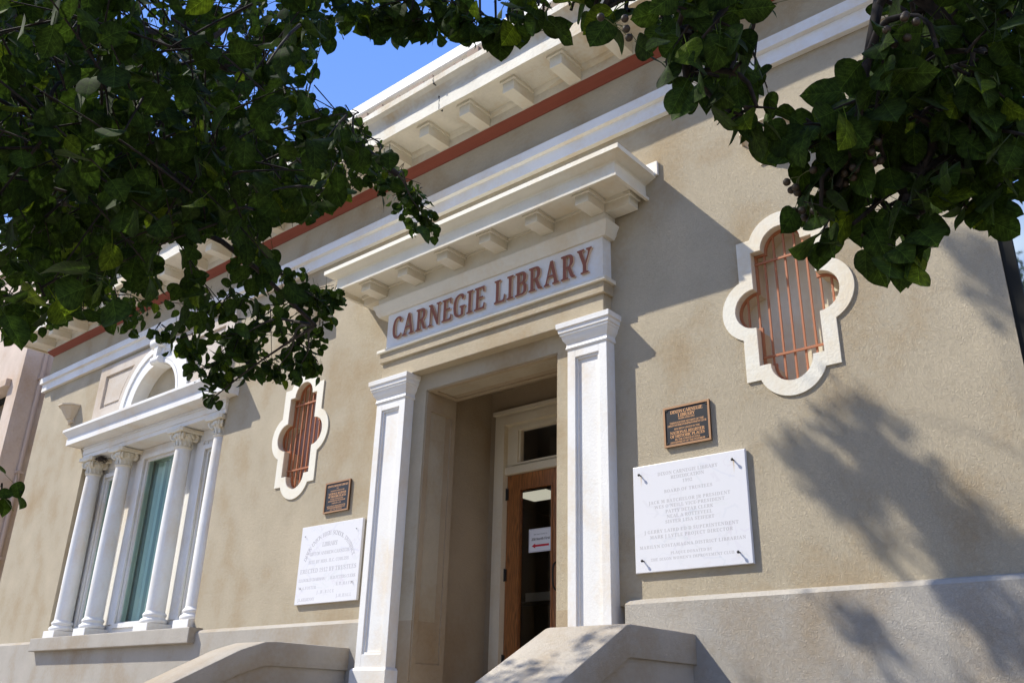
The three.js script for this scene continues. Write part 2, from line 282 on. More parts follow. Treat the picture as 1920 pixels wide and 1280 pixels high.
// panelled pilasters
for (const [xa, xb] of [[-1.468, -1.03], [1.062, 1.482]]) {
  const p = part(lib, 'pilaster', box(xa + 0.004, xb - 0.004, 1.6, 4.64, -0.1, 0.094), M.white);
  part(p, 'stile', merge(slab(xa, xa + 0.085, 1.97, 4.63, 0.02, 0.125, 0.004)), M.white); part(p, 'stile', slab(xb - 0.085, xb, 1.97, 4.63, 0.02, 0.125, 0.004), M.white);
  part(p, 'rail', slab(xa + 0.083, xb - 0.083, 4.52, 4.629, 0.02, 0.1245, 0.004), M.white); part(p, 'rail', slab(xa + 0.083, xb - 0.083, 1.972, 2.10, 0.02, 0.1245, 0.004), M.white);
  part(p, 'bead', merge(box(xa + 0.084, xa + 0.105, 2.09, 4.525, 0.05, 0.110), box(xb - 0.105, xb - 0.084, 2.09, 4.525, 0.05, 0.110), box(xa + 0.105, xb - 0.105, 4.50, 4.525, 0.05, 0.1095), box(xa + 0.105, xb - 0.105, 2.095, 2.12, 0.05, 0.1095)), M.white);
  part(p, 'capital', sweep(xa, xb, -0.05, 0.125, [[-0.03, 4.60], [0.008, 4.602], [0.014, 4.615], [0.008, 4.628], [0.006, 4.655], [0.012, 4.665], [0.03, 4.69], [0.04, 4.725], [0.05, 4.735], [0.05, 4.75], [0.06, 4.758], [0.062, 4.79], [0.075, 4.80], [0.078, 4.845], [0.07, 4.851], [-0.03, 4.8515]], { crease: 24 }), M.white);
  part(p, 'base', sweep(xa, xb, -0.05, 0.125, [[-0.03, 1.54], [0.03, 1.54], [0.03, 1.955], [0.012, 1.978], [-0.03, 1.98]]), M.white);
}
// entry recess: reveals with sunk panels, soffit, deeper lobby
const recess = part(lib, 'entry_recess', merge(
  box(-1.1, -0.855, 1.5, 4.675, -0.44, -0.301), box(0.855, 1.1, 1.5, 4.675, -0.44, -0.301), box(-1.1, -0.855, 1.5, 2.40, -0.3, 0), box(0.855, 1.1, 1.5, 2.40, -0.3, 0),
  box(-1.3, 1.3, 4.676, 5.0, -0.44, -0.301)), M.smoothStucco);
for (const s of [-1, 1]) {
  const x = 0.8545 * s, f = (z0, z1, y0, y1, d) => (s < 0 ? box(x, x + d, y0, y1, z0, z1) : box(x - d, x, y0, y1, z0, z1));
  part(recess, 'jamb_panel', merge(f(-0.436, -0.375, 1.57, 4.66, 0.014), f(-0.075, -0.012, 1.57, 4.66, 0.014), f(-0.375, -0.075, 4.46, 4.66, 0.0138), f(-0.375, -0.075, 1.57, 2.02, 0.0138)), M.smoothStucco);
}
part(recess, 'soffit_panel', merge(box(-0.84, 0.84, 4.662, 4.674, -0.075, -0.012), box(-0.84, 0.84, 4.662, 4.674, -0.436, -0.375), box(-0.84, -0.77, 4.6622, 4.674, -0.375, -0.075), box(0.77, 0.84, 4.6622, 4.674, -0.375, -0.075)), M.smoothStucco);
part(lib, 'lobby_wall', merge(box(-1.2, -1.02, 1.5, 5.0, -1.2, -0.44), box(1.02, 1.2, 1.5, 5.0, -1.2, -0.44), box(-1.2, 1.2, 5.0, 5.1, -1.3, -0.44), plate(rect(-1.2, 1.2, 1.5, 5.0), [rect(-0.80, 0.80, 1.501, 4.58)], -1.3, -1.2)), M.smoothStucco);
// door case, transom light, pair of glazed oak doors
const dz = -1.2, casing = part(lib, 'door_casing', merge(
  plate([[-0.915, 1.56], [-0.80, 1.56], [-0.80, 4.60], [0.80, 4.60], [0.80, 1.56], [0.915, 1.56], [0.915, 4.735], [-0.915, 4.735]], [], dz + 0.001, dz + 0.045),
  plate([[-0.935, 4.70], [0.935, 4.70], [0.935, 4.74], [-0.935, 4.74]], [], dz + 0.002, dz + 0.07),
  plate([[-0.86, 1.56], [-0.768, 1.56], [-0.768, 4.568], [0.768, 4.568], [0.768, 1.56], [0.86, 1.56], [0.86, 4.66], [-0.86, 4.66]], [], dz - 0.08, dz + 0.062),
  box(-0.768, 0.768, 4.01, 4.09, dz - 0.08, dz + 0.03)), M.cream);
const transom = part(lib, 'transom_window', plate(rect(-0.767, 0.767, 4.092, 4.567), [rect(-0.585, 0.585, 4.135, 4.495)], dz - 0.06, dz - 0.005), M.cream);
part(transom, 'bead', plate(rect(-0.70, 0.70, 4.11, 4.53), [rect(-0.61, 0.61, 4.132, 4.50)], dz - 0.005, dz + 0.012), M.cream);
part(transom, 'pane', box(-0.59, 0.59, 4.13, 4.50, dz - 0.045, dz - 0.04), M.glass);
for (const s of [-1, 1]) {
  const a = s < 0 ? -0.764 : 0.003, b = s < 0 ? -0.003 : 0.764, door = part(lib, 'door', plate(rect(a, b, 1.57, 4.005), [rect(a + 0.18, b - 0.15, 1.95, 3.835)], dz - 0.06, dz - 0.012), M.wood);
  part(door, 'glazing_bead', plate(rect(a + 0.165, b - 0.135, 1.935, 3.85), [rect(a + 0.185, b - 0.155, 1.955, 3.83)], dz - 0.012, dz - 0.004), M.wood);
  part(door, 'pane', box(a + 0.175, b - 0.145, 1.94, 3.84, dz - 0.04, dz - 0.034), M.glass);
  for (const y of [3.80, 2.95, 2.1]) part(door, 'hinge', merge(box(s < 0 ? a - 0.006 : b - 0.02, s < 0 ? a + 0.02 : b + 0.006, y - 0.06, y + 0.06, dz - 0.014, dz + 0.004), new THREE.CylinderGeometry(0.009, 0.009, 0.13, 8).translate(s < 0 ? a - 0.002 : b + 0.002, y, dz + 0.004)), M.iron);
  part(door, 'handle', merge(tube([V(s < 0 ? b - 0.07 : a + 0.07, 2.75, dz), V(s < 0 ? b - 0.07 : a + 0.07, 2.78, dz + 0.05), V(s < 0 ? b - 0.07 : a + 0.07, 3.0, dz + 0.05), V(s < 0 ? b - 0.07 : a + 0.07, 3.03, dz)], 0.01, 0.01, 8)), M.iron);
}
part(lib, 'lobby_floor', box(-1.2, 1.2, 1.50, 1.552, -1.3, 0.06), M.plinth);
// dim rooms behind the glass
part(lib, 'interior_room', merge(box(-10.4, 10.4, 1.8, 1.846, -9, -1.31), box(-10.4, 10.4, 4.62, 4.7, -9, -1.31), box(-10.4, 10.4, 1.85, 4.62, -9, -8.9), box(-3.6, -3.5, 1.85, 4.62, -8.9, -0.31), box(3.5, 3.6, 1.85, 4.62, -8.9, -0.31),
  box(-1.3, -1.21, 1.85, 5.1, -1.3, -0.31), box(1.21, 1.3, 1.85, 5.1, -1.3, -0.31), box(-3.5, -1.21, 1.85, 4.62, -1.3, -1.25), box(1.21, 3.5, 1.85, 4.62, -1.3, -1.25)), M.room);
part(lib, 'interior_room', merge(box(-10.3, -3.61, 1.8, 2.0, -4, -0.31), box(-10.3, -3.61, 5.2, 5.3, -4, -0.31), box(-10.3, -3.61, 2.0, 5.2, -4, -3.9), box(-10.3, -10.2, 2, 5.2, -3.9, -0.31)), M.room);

// ------------------------------------------------------------------ clover-cross grilled windows
for (const cx of QX) {
  const w = part(lib, 'clover_window', plate(cloverOut(cx), [cloverIn(cx)], 0.0005, 0.014), M.trim);
  part(w, 'reveal', plate(clover(cx, QY, 0.29, 0.52, 0.2, 0.253, 0.483), [clover(cx, QY, 0.2515, 0.4825, 0.1655, 0.253, 0.483)], -0.2255, 0.0), M.reveal);
  part(w, 'back_panel', box(cx - 0.5, cx + 0.5, QY - 0.75, QY + 0.75, -0.29, -0.225), cx < 0 ? std([0.45, 0.30, 0.26], { map: stainWall }) : std([0.79, 0.75, 0.58], { map: stainPaint, roughness: 0.9 }));
  const zg = -0.07, b = 0.0072;
  part(w, 'grille_rim', plate(clover(cx, QY, 0.250, 0.481, 0.164, 0.253, 0.483), [clover(cx, QY, 0.232, 0.463, 0.147, 0.253, 0.483)], zg - 0.012, zg + 0.012), M.bar);
  for (let k = -4; k <= 4; k++) {
    const x = k * 0.085, ax = Math.abs(x); let h;
    if (ax < 0.165) h = 0.483 + Math.sqrt(0.164 ** 2 - Math.min(ax, 0.163) ** 2); else if (ax < 0.25) h = 0.481; else h = Math.sqrt(Math.max(0.001, 0.164 ** 2 - (ax - 0.253) ** 2));
    if (ax > 0.25 && ax < 0.26) { h = 0.48; }
    part(w, 'bar', box(cx + x - b, cx + x + b, QY - h, QY + h, zg - b, zg + b), M.bar);
  }
  for (const y of [-0.40, 0.40]) part(w, 'cross_bar', box(cx - 0.25, cx + 0.25, QY + y - 0.009, QY + y + 0.009, zg + b, zg + b + 0.012), M.bar);
}

// ------------------------------------------------------------------ columned window bay
const sill = part(lib, 'window_sill', slab(-8.66, -4.41, 2.285, 2.462, -0.34, 0.175, 0.01), M.plinth);
const bay = part(lib, 'window_frame', merge(
  ...[[-8.55, -8.24], [-7.74, -7.08], [-6.08, -5.42], [-4.92, -4.61]].map(([a, b]) => box(a, b, 2.463, 5.147, -0.4, -0.27)),
  box(-8.55, -4.61, 4.99, 5.149, -0.4, -0.262), box(-8.55, -4.61, 2.462, 2.62, -0.4, -0.262)), M.white);
for (const [a, b, top] of [[-8.24, -7.74, 4.86], [-7.08, -6.08, 4.985], [-5.42, -4.92, 4.86]]) {
  const t = top, s = part(lib, 'window', plate(rect(a - 0.06, b + 0.06, 2.58, t + 0.06), [rect(a, b, 2.64, t)], -0.262, -0.235), M.white);
  part(s, 'sash', plate(rect(a - 0.001, b + 0.001, 2.60, t + 0.001 + 0.02), [rect(a + 0.035, b - 0.035, 2.66, t - 0.035)], -0.335, -0.285), M.white);
  part(s, 'pane', box(a + 0.03, b - 0.03, 2.65, t - 0.03, -0.318, -0.312), M.tintGlass);
  if (t < 4.9) part(s, 'head', box(a, b, t, 4.99, -0.39, -0.28), M.white);
}
// stepped mouldings on the posts
part(lib, 'post_moulding', merge(...[[-8.52, -8.34], [-7.66, -7.5], [-7.3, -7.16], [-6.0, -5.84], [-5.66, -5.5], [-4.82, -4.64]].map(([a, b]) => slab(a, b, 2.63, 4.985, -0.28, -0.245, 0.006))), M.white);
// columns
const colProfile = [[0.0, 2.565], [0.172, 2.565], [0.182, 2.585], [0.182, 2.61], [0.168, 2.628], [0.152, 2.632], [0.146, 2.645], [0.15, 2.658], [0.158, 2.668], [0.158, 2.685], [0.146, 2.70], [0.136, 2.705], [0.131, 2.725], [0.130, 2.9], [0.129, 3.4], [0.125, 3.9], [0.118, 4.4], [0.109, 4.86], [0.109, 4.885]];
const shaftGeo = new THREE.LatheGeometry(colProfile.slice(12).map((p) => new THREE.Vector2(...p)), 32), baseGeo = new THREE.LatheGeometry(colProfile.slice(0, 13).map((p) => new THREE.Vector2(...p)), 32);
function capitalGeo() {
  const g = [new THREE.LatheGeometry([[0.109, 4.87], [0.122, 4.875], [0.126, 4.89], [0.122, 4.90], [0.112, 4.905], [0.116, 4.96], [0.13, 5.01], [0.15, 5.045], [0.155, 5.07], [0.14, 5.085], [0, 5.085]].map((p) => new THREE.Vector2(...p)), 28)];
  const r = rng(4);
  for (let k = 0; k < 4; k++) {                                   // corner volutes: coiled horns on the diagonals
    const a = Math.PI / 4 + k * Math.PI / 2, pts = []; for (let i = 0; i <= 22; i++) { const t = i / 22, ang = -0.5 + t * 8.2, rr = mix(0.062, 0.01, t); pts.push(V(0.148 + Math.sin(ang) * rr, 5.035 + Math.cos(ang) * rr - 0.002, 0)); }
    for (const off of [-0.02, 0.02]) g.push(tube(pts.map((p) => V(p.x, p.y, off)), 0.016, 0.012, 6, 30).rotateY(-a));
    g.push(new THREE.CylinderGeometry(0.05, 0.05, 0.045, 14).rotateX(Math.PI / 2).translate(0.148, 5.035, 0).rotateY(-a));
  }
  for (let k = 0; k < 16; k++) { const a = (k / 16) * Math.PI * 2; g.push(new THREE.SphereGeometry(0.024, 7, 5).scale(0.8, 1.3, 0.8).translate(0.145, 5.03 + (k % 2) * 0.012, 0).rotateY(a)); }
  for (let k = 0; k < 12; k++) { const a = (k / 12) * Math.PI * 2 + 0.2; g.push(new THREE.ConeGeometry(0.026, 0.09, 6).scale(1, 1, 0.5).translate(0, 4.95, 0.125).rotateY(a)); }
  const ab = new THREE.Shape(); const q = 0.2; ab.moveTo(-q, -q + 0.03); ab.quadraticCurveTo(-0.14, 0, -q, q - 0.03); ab.lineTo(-q + 0.03, q); ab.quadraticCurveTo(0, 0.14, q - 0.03, q); ab.lineTo(q, q - 0.03); ab.quadraticCurveTo(0.14, 0, q, -q + 0.03); ab.lineTo(q - 0.03, -q); ab.quadraticCurveTo(0, -0.14, -q + 0.03, -q); ab.closePath();
  g.push(new THREE.ExtrudeGeometry(ab, { depth: 0.045, bevelEnabled: true, bevelSize: 0.006, bevelThickness: 0.006, bevelSegments: 1 }).rotateX(-Math.PI / 2).translate(0, 5.09, 0));
  return mergeGeometries(g.map((x) => fin(x, true)));
}
const capGeo = capitalGeo(), shaftF = fin(shaftGeo, true), baseF = fin(baseGeo, true), plinthG = slab(-0.185, 0.185, 2.463, 2.567, -0.185, 0.185, 0.006);
for (const x of [-8.345, -7.41, -5.75, -4.80]) {
  const c = piece(lib, 'column', shaftF, M.white, x, 0, -0.1, 0, [0.94, 1, 0.94]); baseOf.set(c, [0, 0, 0]);
  for (const [n, g] of [['base', baseF], ['plinth', plinthG], ['capital', capGeo]]) { const m = new THREE.Mesh(g, M[n === 'capital' ? 'trim' : 'white']); m.name = n; m.castShadow = m.receiveShadow = true; c.add(m); }
}
const ent = part(lib, 'window_entablature', merge(box(-8.56, -4.60, 5.153, 5.215, -0.39, 0.025), box(-8.56, -4.60, 5.215, 5.30, -0.4, 0.04),
  sweep(-8.56, -4.60, -0.2, 0.04, [[-0.1, 5.30], [0.012, 5.302], [0.014, 5.318], [0, 5.322], [0, 5.34], [0.03, 5.362], [0.19, 5.366], [0.19, 5.355], [0.205, 5.355], [0.207, 5.452], [0.19, 5.458], [0.2, 5.475], [0.225, 5.51], [0.262, 5.553], [0.27, 5.56], [0.27, 5.60], [-0.1, 5.612]])), M.white);
// blind arch above: panelled spandrel field, archivolt, keystone
const field = [[-8.49, 5.605], [WC - 0.9, 5.605], ...arc(WC, 5.66, 0.9, Math.PI, 0, 28), [WC + 0.9, 5.605], [-4.67, 5.605], [-4.67, 6.64], [-8.49, 6.64]];
const spandrel = (s) => { const cx = WC, yb = 5.92, yt = 6.47, r = 1.13; const pts = [[cx - 1.70 * s, yb], [cx - 1.70 * s, yt]]; for (let i = 0; i <= 10; i++) { const y = mix(yt, yb, i / 10); pts.push([cx - s * Math.sqrt(r * r - (y - 5.66) ** 2), y]); } return pts; };
const spand = part(lib, 'spandrel_field', plate(field, [spandrel(1), spandrel(-1)], -0.02, 0.05), M.cast);
const inset = (s, d) => spandrel(s).map(([x, y]) => [mix(x, WC - s * 1.35, d), mix(y, 6.2, d)]);
for (const s of [1, -1]) part(spand, 'panel', merge(plate(spandrel(s), [], -0.02, 0.012), plate(inset(s, 0.2), [], 0.0, 0.03)), M.cast);
const ringPts = (r0, r1) => [...arc(WC, 5.66, r1, 0, Math.PI, 36), ...arc(WC, 5.66, r0, Math.PI, 0, 36)];
part(lib, 'archivolt', merge(plate(ringPts(0.642, 0.955), [], -0.149, 0.055), plate(ringPts(0.70, 0.92), [], 0.05, 0.066), plate(ringPts(0.85, 0.955), [], 0.05, 0.085), plate(ringPts(0.636, 0.69), [], 0.05, 0.07)), M.white);
part(lib, 'keystone', merge(plate([[WC - 0.11, 6.27], [WC + 0.11, 6.27], [WC + 0.16, 6.71], [WC - 0.16, 6.71]], [], -0.1, 0.09), new THREE.CylinderGeometry(0.06, 0.06, 0.22, 16).rotateZ(Math.PI / 2).translate(WC, 6.33, 0.10), new THREE.CylinderGeometry(0.085, 0.085, 0.31, 16).rotateZ(Math.PI / 2).translate(WC, 6.61, 0.10), plate([[WC - 0.04, 6.36], [WC + 0.04, 6.36], [WC + 0.06, 6.68], [WC - 0.06, 6.68]], [], 0.05, 0.15)), M.white);

// ------------------------------------------------------------------ large dark-framed window at the right end
const big = part(lib, 'dark_window', plate(rect(4.535, 8.5, 2.5, 6.4), [rect(4.615, 6.45, 2.6, 6.3), rect(6.55, 8.4, 2.6, 6.3)], -0.16, -0.015), M.frameDark);
part(big, 'pane', box(4.6, 6.5, 2.55, 6.35, -0.05, -0.04), M.mirrorGlass); part(big, 'pane', box(6.501, 8.45, 2.55, 6.35, -0.05, -0.04), M.mirrorGlass);

// ------------------------------------------------------------------ entrance steps with their cheek walls
const steps = thing('entrance_steps', 'stucco entrance steps with sloped cheek walls on either side', 'steps', [0, 0, 1.5]);
for (let i = 0; i < 9; i++) part(steps, 'step', slab(-1.6, 1.48, i * 0.168, (i + 1) * 0.1705 + 0.001, 0.1, 4.45 - i * 0.3, 0.012), M.cheek);
function cheek(x0, x1, zb, slope, name, crisp) {
  const ze = 4.6, yE = 2.155 - (ze - zb) * slope, prof = (dy, dz) => crisp ? [[0.084, 2.155 - dy], [zb - 0.02, 2.155 - dy], [zb + 0.02, 2.145 - dy], [ze + dz, yE - dy]] : [[0.084, 2.155 - dy], [zb - 0.16, 2.155 - dy], [zb - 0.05, 2.145 - dy], [zb + 0.06, 2.11 - dy], [zb + 0.2, 2.155 - slope * 0.2 - dy + 0.006], [ze + dz, yE - dy]];
  const top = [...prof(0, 0.05), ...prof(0.185, 0.05).reverse()], body = [[0.084, 0], ...prof(0.18, 0), [ze, 0]];
  const ex = (pts, a, b, bev) => { const s = shapeOf(pts.map(([z, y]) => [-z, y])); return creased(new THREE.ExtrudeGeometry(s, { depth: b - a - 2 * bev, bevelEnabled: bev > 0, bevelSize: bev, bevelThickness: bev, bevelSegments: 2 }).translate(0, 0, bev).rotateY(Math.PI / 2).translate(a, 0, 0), 25); };
  const w = part(steps, name, ex(body, x0 + 0.03, x1 - 0.03, 0), M.cheek);
  part(w, 'cheek_cap', ex(top, x0, x1, 0.012), M.cheek);
}
cheek(1.495, 2.171, 0.934, 0.54, 'cheek_wall', true);
cheek(-2.085, -1.615, 1.09, 0.495, 'cheek_wall');

// ------------------------------------------------------------------ plaques
function canvasTex(w, h, draw) { const c = document.createElement('canvas'); c.width = w; c.height = h; const g = c.getContext('2d'); draw(g, w, h); const t = new THREE.CanvasTexture(c); t.colorSpace = THREE.SRGBColorSpace; t.magFilter = THREE.LinearFilter; return t; }
function faceUV(x0, x1, y0, y1, z) { return new THREE.PlaneGeometry(x1 - x0, y1 - y0).translate((x0 + x1) / 2, (y0 + y1) / 2, z); }
function marbleBase(g, w, h, seed) {
  g.fillStyle = '#e9e9ec'; g.fillRect(0, 0, w, h); const r = rng(seed);
  for (let i = 0; i < 60; i++) { g.strokeStyle = `rgba(${150 + r() * 40},${150 + r() * 40},${165 + r() * 40},${0.03 + r() * 0.07})`; g.lineWidth = 2 + r() * 26; g.beginPath(); let x = r() * w, y = r() * h; g.moveTo(x, y); for (let k = 0; k < 5; k++) { x += (r() - 0.4) * 190; y += (r() - 0.55) * 150; g.lineTo(x, y); } g.stroke(); }
}
function spaced(g, text, x, y, width) { const n = text.length; let w = 0; for (const ch of text) w += g.measureText(ch).width; const gap = (width - w) / (n - 1); let q = x - width / 2; for (const ch of text) { g.fillText(ch, q, y); q += g.measureText(ch).width + gap; } }
const marbleR = canvasTex(1200, 1024, (g, w, h) => {
  marbleBase(g, w, h, 3); g.fillStyle = 'rgba(150,145,145,0.5)'; g.textBaseline = 'middle';
  const L = [['DIXON CARNEGIE LIBRARY', 0.5, 0.106, 0.54, 46], ['REDEDICATION', 0.5, 0.152, 0.3, 46], ['1992', 0.5, 0.2, 0.09, 46], ['BOARD OF TRUSTEES', 0.5, 0.278, 0.43, 44], ['JACK M BATCHELOR JR PRESIDENT', 0.5, 0.37, 0.72, 44], ['WES O\'NEILL VICE-PRESIDENT', 0.5, 0.417, 0.62, 44], ['PATTY DETAR CLERK', 0.5, 0.467, 0.42, 44], ['NEAL A ROTTEVEEL', 0.5, 0.515, 0.4, 44], ['SISTER LISA SEIFERT', 0.5, 0.563, 0.43, 44], ['J GERRY LAIRD ED D SUPERINTENDENT', 0.5, 0.642, 0.82, 44], ['MARK J LYTLE PROJECT DIRECTOR', 0.5, 0.693, 0.72, 44], ['MARILYN COSTAMAGNA DISTRICT LIBRARIAN', 0.5, 0.78, 0.92, 42], ['PLAQUE DONATED BY', 0.5, 0.852, 0.36, 36], ['THE DIXON WOMEN\'S IMPROVEMENT CLUB', 0.5, 0.9, 0.72, 36]];
  g.save(); g.translate(0, -h * 0.005); for (const [t, x, y, ww, s] of L) { g.font = `bold ${s}px serif`; spaced(g, t, x * w, y * h, ww * w); } g.restore();
  for (const [x, y] of [[0.075, 0.09], [0.905, 0.09]]) { const gr = g.createLinearGradient(0, y * h, 0, y * h + 120); gr.addColorStop(0, 'rgba(190,150,90,0.45)'); gr.addColorStop(1, 'rgba(190,150,90,0)'); g.fillStyle = gr; g.fillRect(x * w - 7, y * h, 14, 120); }
});
const marbleL = canvasTex(1200, 1000, (g, w, h) => {
  marbleBase(g, w, h, 8); g.fillStyle = 'rgba(150,147,150,0.52)'; g.textBaseline = 'middle';
  const A = 'DIXON UNION HIGH SCHOOL DISTRICT', n = A.length; g.font = 'bold 76px serif'; g.textAlign = 'center';
  [...A].forEach((ch, i) => { const a = mix(-1.22, 1.22, i / (n - 1)); g.save(); g.translate(w / 2 + Math.sin(a) * 500, 590 - Math.cos(a) * 470); g.rotate(a * 0.75); g.fillText(ch, 0, 0); g.restore(); });
  g.textAlign = 'left';
  for (const [t, x, y, ww, s] of [['LIBRARY', 0.5, 0.26, 0.26, 78], ['GIFT OF ANDREW CARNEGIE', 0.5, 0.37, 0.66, 60], ['SITE BY MRS. H.C. CORLISS', 0.5, 0.475, 0.66, 58], ['ERECTED 1912 BY TRUSTEES', 0.5, 0.585, 0.92, 76], ['E.D.DUDLEY CHAIRMAN', 0.25, 0.70, 0.44, 52], ['H.B.PETERS CLERK', 0.76, 0.70, 0.4, 52], ['W.A.FOSTER', 0.19, 0.80, 0.3, 52], ['R.D.MAYES', 0.80, 0.785, 0.28, 52], ['J.H.RICE', 0.5, 0.865, 0.28, 52], ['J.L.KILKENNY', 0.19, 0.945, 0.28, 52], ['J.H.HALL', 0.8, 0.93, 0.24, 52]]) { g.font = `bold ${s}px serif`; spaced(g, t, x * w, y * h, ww * w); }
});
const marbleMat = std([0.71, 0.705, 0.70], { roughness: 0.35 });
function marble(label, x0, x1, y0, y1, map, bolts, depth) {
  const t = thing('marble_plaque', label, 'plaque', [(x0 + x1) / 2, y0, 0], 'marble plaques flanking the entrance');
  const s = part(t, 'slab', slab(x0, x1, y0, y1, 0.003, depth, 0.004), marbleMat);
  part(s, 'inscription', faceUV(x0 + 0.004, x1 - 0.004, y0 + 0.004, y1 - 0.004, depth + 0.0015), new THREE.MeshStandardMaterial({ map, color: new THREE.Color().setRGB(0.88, 0.875, 0.865), roughness: 0.4 }));
  for (const [u, v, big] of bolts) { const px = mix(x0, x1, u), py = mix(y0, y1, v), r = big ? 0.0115 : 0.006; part(t, 'bolt', merge(new THREE.CylinderGeometry(r * 0.5, r * 0.5, big ? 0.04 : 0.012, 8).rotateX(Math.PI / 2).translate(px, py, depth + 0.012), new THREE.SphereGeometry(r, 10, 6).scale(1, 1, 0.6).translate(px, py, depth + (big ? 0.03 : 0.012))), M.iron); }
}
marble('white marble plaque with four dark bolts and carved lines of names, right of the door', 1.65, 2.634, 2.63, 3.466, marbleR, [[0.075, 0.91, 1], [0.905, 0.91, 1], [0.08, 0.105, 1], [0.90, 0.10, 1]], 0.03);
marble('white marble plaque with an arched carved heading, left of the door', -2.645, -1.636, 2.622, 3.443, marbleL, [[0.08, 0.87, 0], [0.92, 0.87, 0], [0.09, 0.2, 0], [0.92, 0.22, 0]], 0.032);
function bronze(label, x0, x1, y0, y1, lines) {
  const t = thing('bronze_plaque', label, 'plaque', [(x0 + x1) / 2, y0, 0], 'bronze register plaques above the marble plaques');
  const map = canvasTex(768, 600, (g, w, h) => { g.fillStyle = '#17171c'; g.fillRect(0, 0, w, h); const r = rng(6); for (let i = 0; i < 5000; i++) { g.fillStyle = `rgba(${r() * 90},${r() * 80},${r() * 90},0.25)`; g.fillRect(r() * w, r() * h, 2, 2); } g.fillStyle = '#d29a63'; g.textBaseline = 'middle'; for (const [s, y, ww, px] of lines) { g.font = `bold ${px}px serif`; spaced(g, s, w / 2, y * h, ww * w); } });
  const s = part(t, 'plate', slab(x0, x1, y0, y1, 0.003, 0.018, 0.003), std([0.06, 0.055, 0.055], { roughness: 0.5, metalness: 0.5 }));
  part(s, 'raised_lettering', faceUV(x0 + 0.014, x1 - 0.014, y0 + 0.014, y1 - 0.014, 0.0195), new THREE.MeshStandardMaterial({ map, roughness: 0.45, metalness: 0.15 }));
  part(t, 'rim', plate(rect(x0, x1, y0, y1), [rect(x0 + 0.016, x1 - 0.016, y0 + 0.016, y1 - 0.016)], 0.004, 0.026), std([0.36, 0.20, 0.10], { roughness: 0.5, metalness: 0.3 }));
  for (const u of [0.07, 0.93]) for (const v of [0.09, 0.91]) part(t, 'screw', new THREE.SphereGeometry(0.008, 8, 5).scale(1, 1, 0.5).translate(mix(x0, x1, u), mix(y0, y1, v), 0.021), M.iron);
}
bronze('bronze plaque with large gilt lettering on the right, above the bolted marble plaque', 1.95, 2.363, 3.583, 3.912, [['DIXON CARNEGIE', 0.11, 0.76, 74], ['LIBRARY', 0.22, 0.4, 74], ['DEDICATED 1912', 0.31, 0.38, 40], ['THROUGH THE EFFORTS OF THE', 0.41, 0.8, 42], ["DIXON WOMEN'S IMPROVEMENT CLUB", 0.48, 0.9, 42], ['HAS BEEN LISTED IN THE', 0.58, 0.6, 40], ['NATIONAL REGISTER', 0.68, 0.8, 66], ['OF HISTORIC PLACES', 0.78, 0.8, 66], ['BY THE UNITED STATES', 0.87, 0.58, 42], ['DEPARTMENT OF THE INTERIOR', 0.94, 0.8, 42]]);
bronze('bronze plaque with fine small lettering on the left, below the left clover window', -2.33, -1.915, 3.56, 3.895, [['DIXON CARNEGIE LIBRARY', 0.1, 0.9, 56], ['1911', 0.2, 0.1, 34], ['HAS BEEN LISTED IN THE', 0.28, 0.6, 38], ['NATIONAL REGISTER', 0.38, 0.76, 62], ['OF HISTORIC PLACES', 0.48, 0.76, 62], ['BY THE UNITED STATES', 0.57, 0.55, 38], ['DEPARTMENT OF THE INTERIOR', 0.64, 0.74, 38], ['FEBRUARY 1, 1991', 0.72, 0.4, 36], ['DEDICATED TO THE WOMEN OF THE', 0.82, 0.8, 36], ["DIXON WOMEN'S IMPROVEMENT CLUB", 0.88, 0.76, 36], ['AND THE TRUSTEES', 0.94, 0.52, 36]]);

// ------------------------------------------------------------------ wall sconces
function sconce(label, x, y) {
  const t = thing('wall_sconce', label, 'lamp', [x, y, 0], 'funnel wall sconces');
  const half = (pts) => fin(new THREE.LatheGeometry(pts.map((p) => new THREE.Vector2(...p)), 5, -Math.PI / 2, Math.PI));
  const sm = std([0.58, 0.50, 0.38], { map: stainPaint });
  const shade = half([[0.0, 0.07], [0.06, 0.065], [0.09, 0.08], [0.22, 0.27], [0.245, 0.275], [0.245, 0.295], [0.225, 0.295], [0.2, 0.27], [0.07, 0.1], [0, 0.1]]).translate(x, y, 0.002);
  part(t, 'shade', shade, sm); part(t, 'finial', half([[0, 0], [0.025, 0.0], [0.05, 0.03], [0.062, 0.066], [0, 0.066]]).translate(x, y, 0.003), sm);
  part(t, 'back_plate', box(x - 0.1, x + 0.1, y + 0.02, y + 0.25, 0.001, 0.012), sm);
}
sconce('funnel wall sconce at the far left, beside the columned window cornice', -9.36, 5.88);
sconce('funnel wall sconce above the left clover window, partly behind leaves', -2.93, 5.88);
sconce('funnel wall sconce above the right clover window, partly behind leaves', 3.06, 5.80);

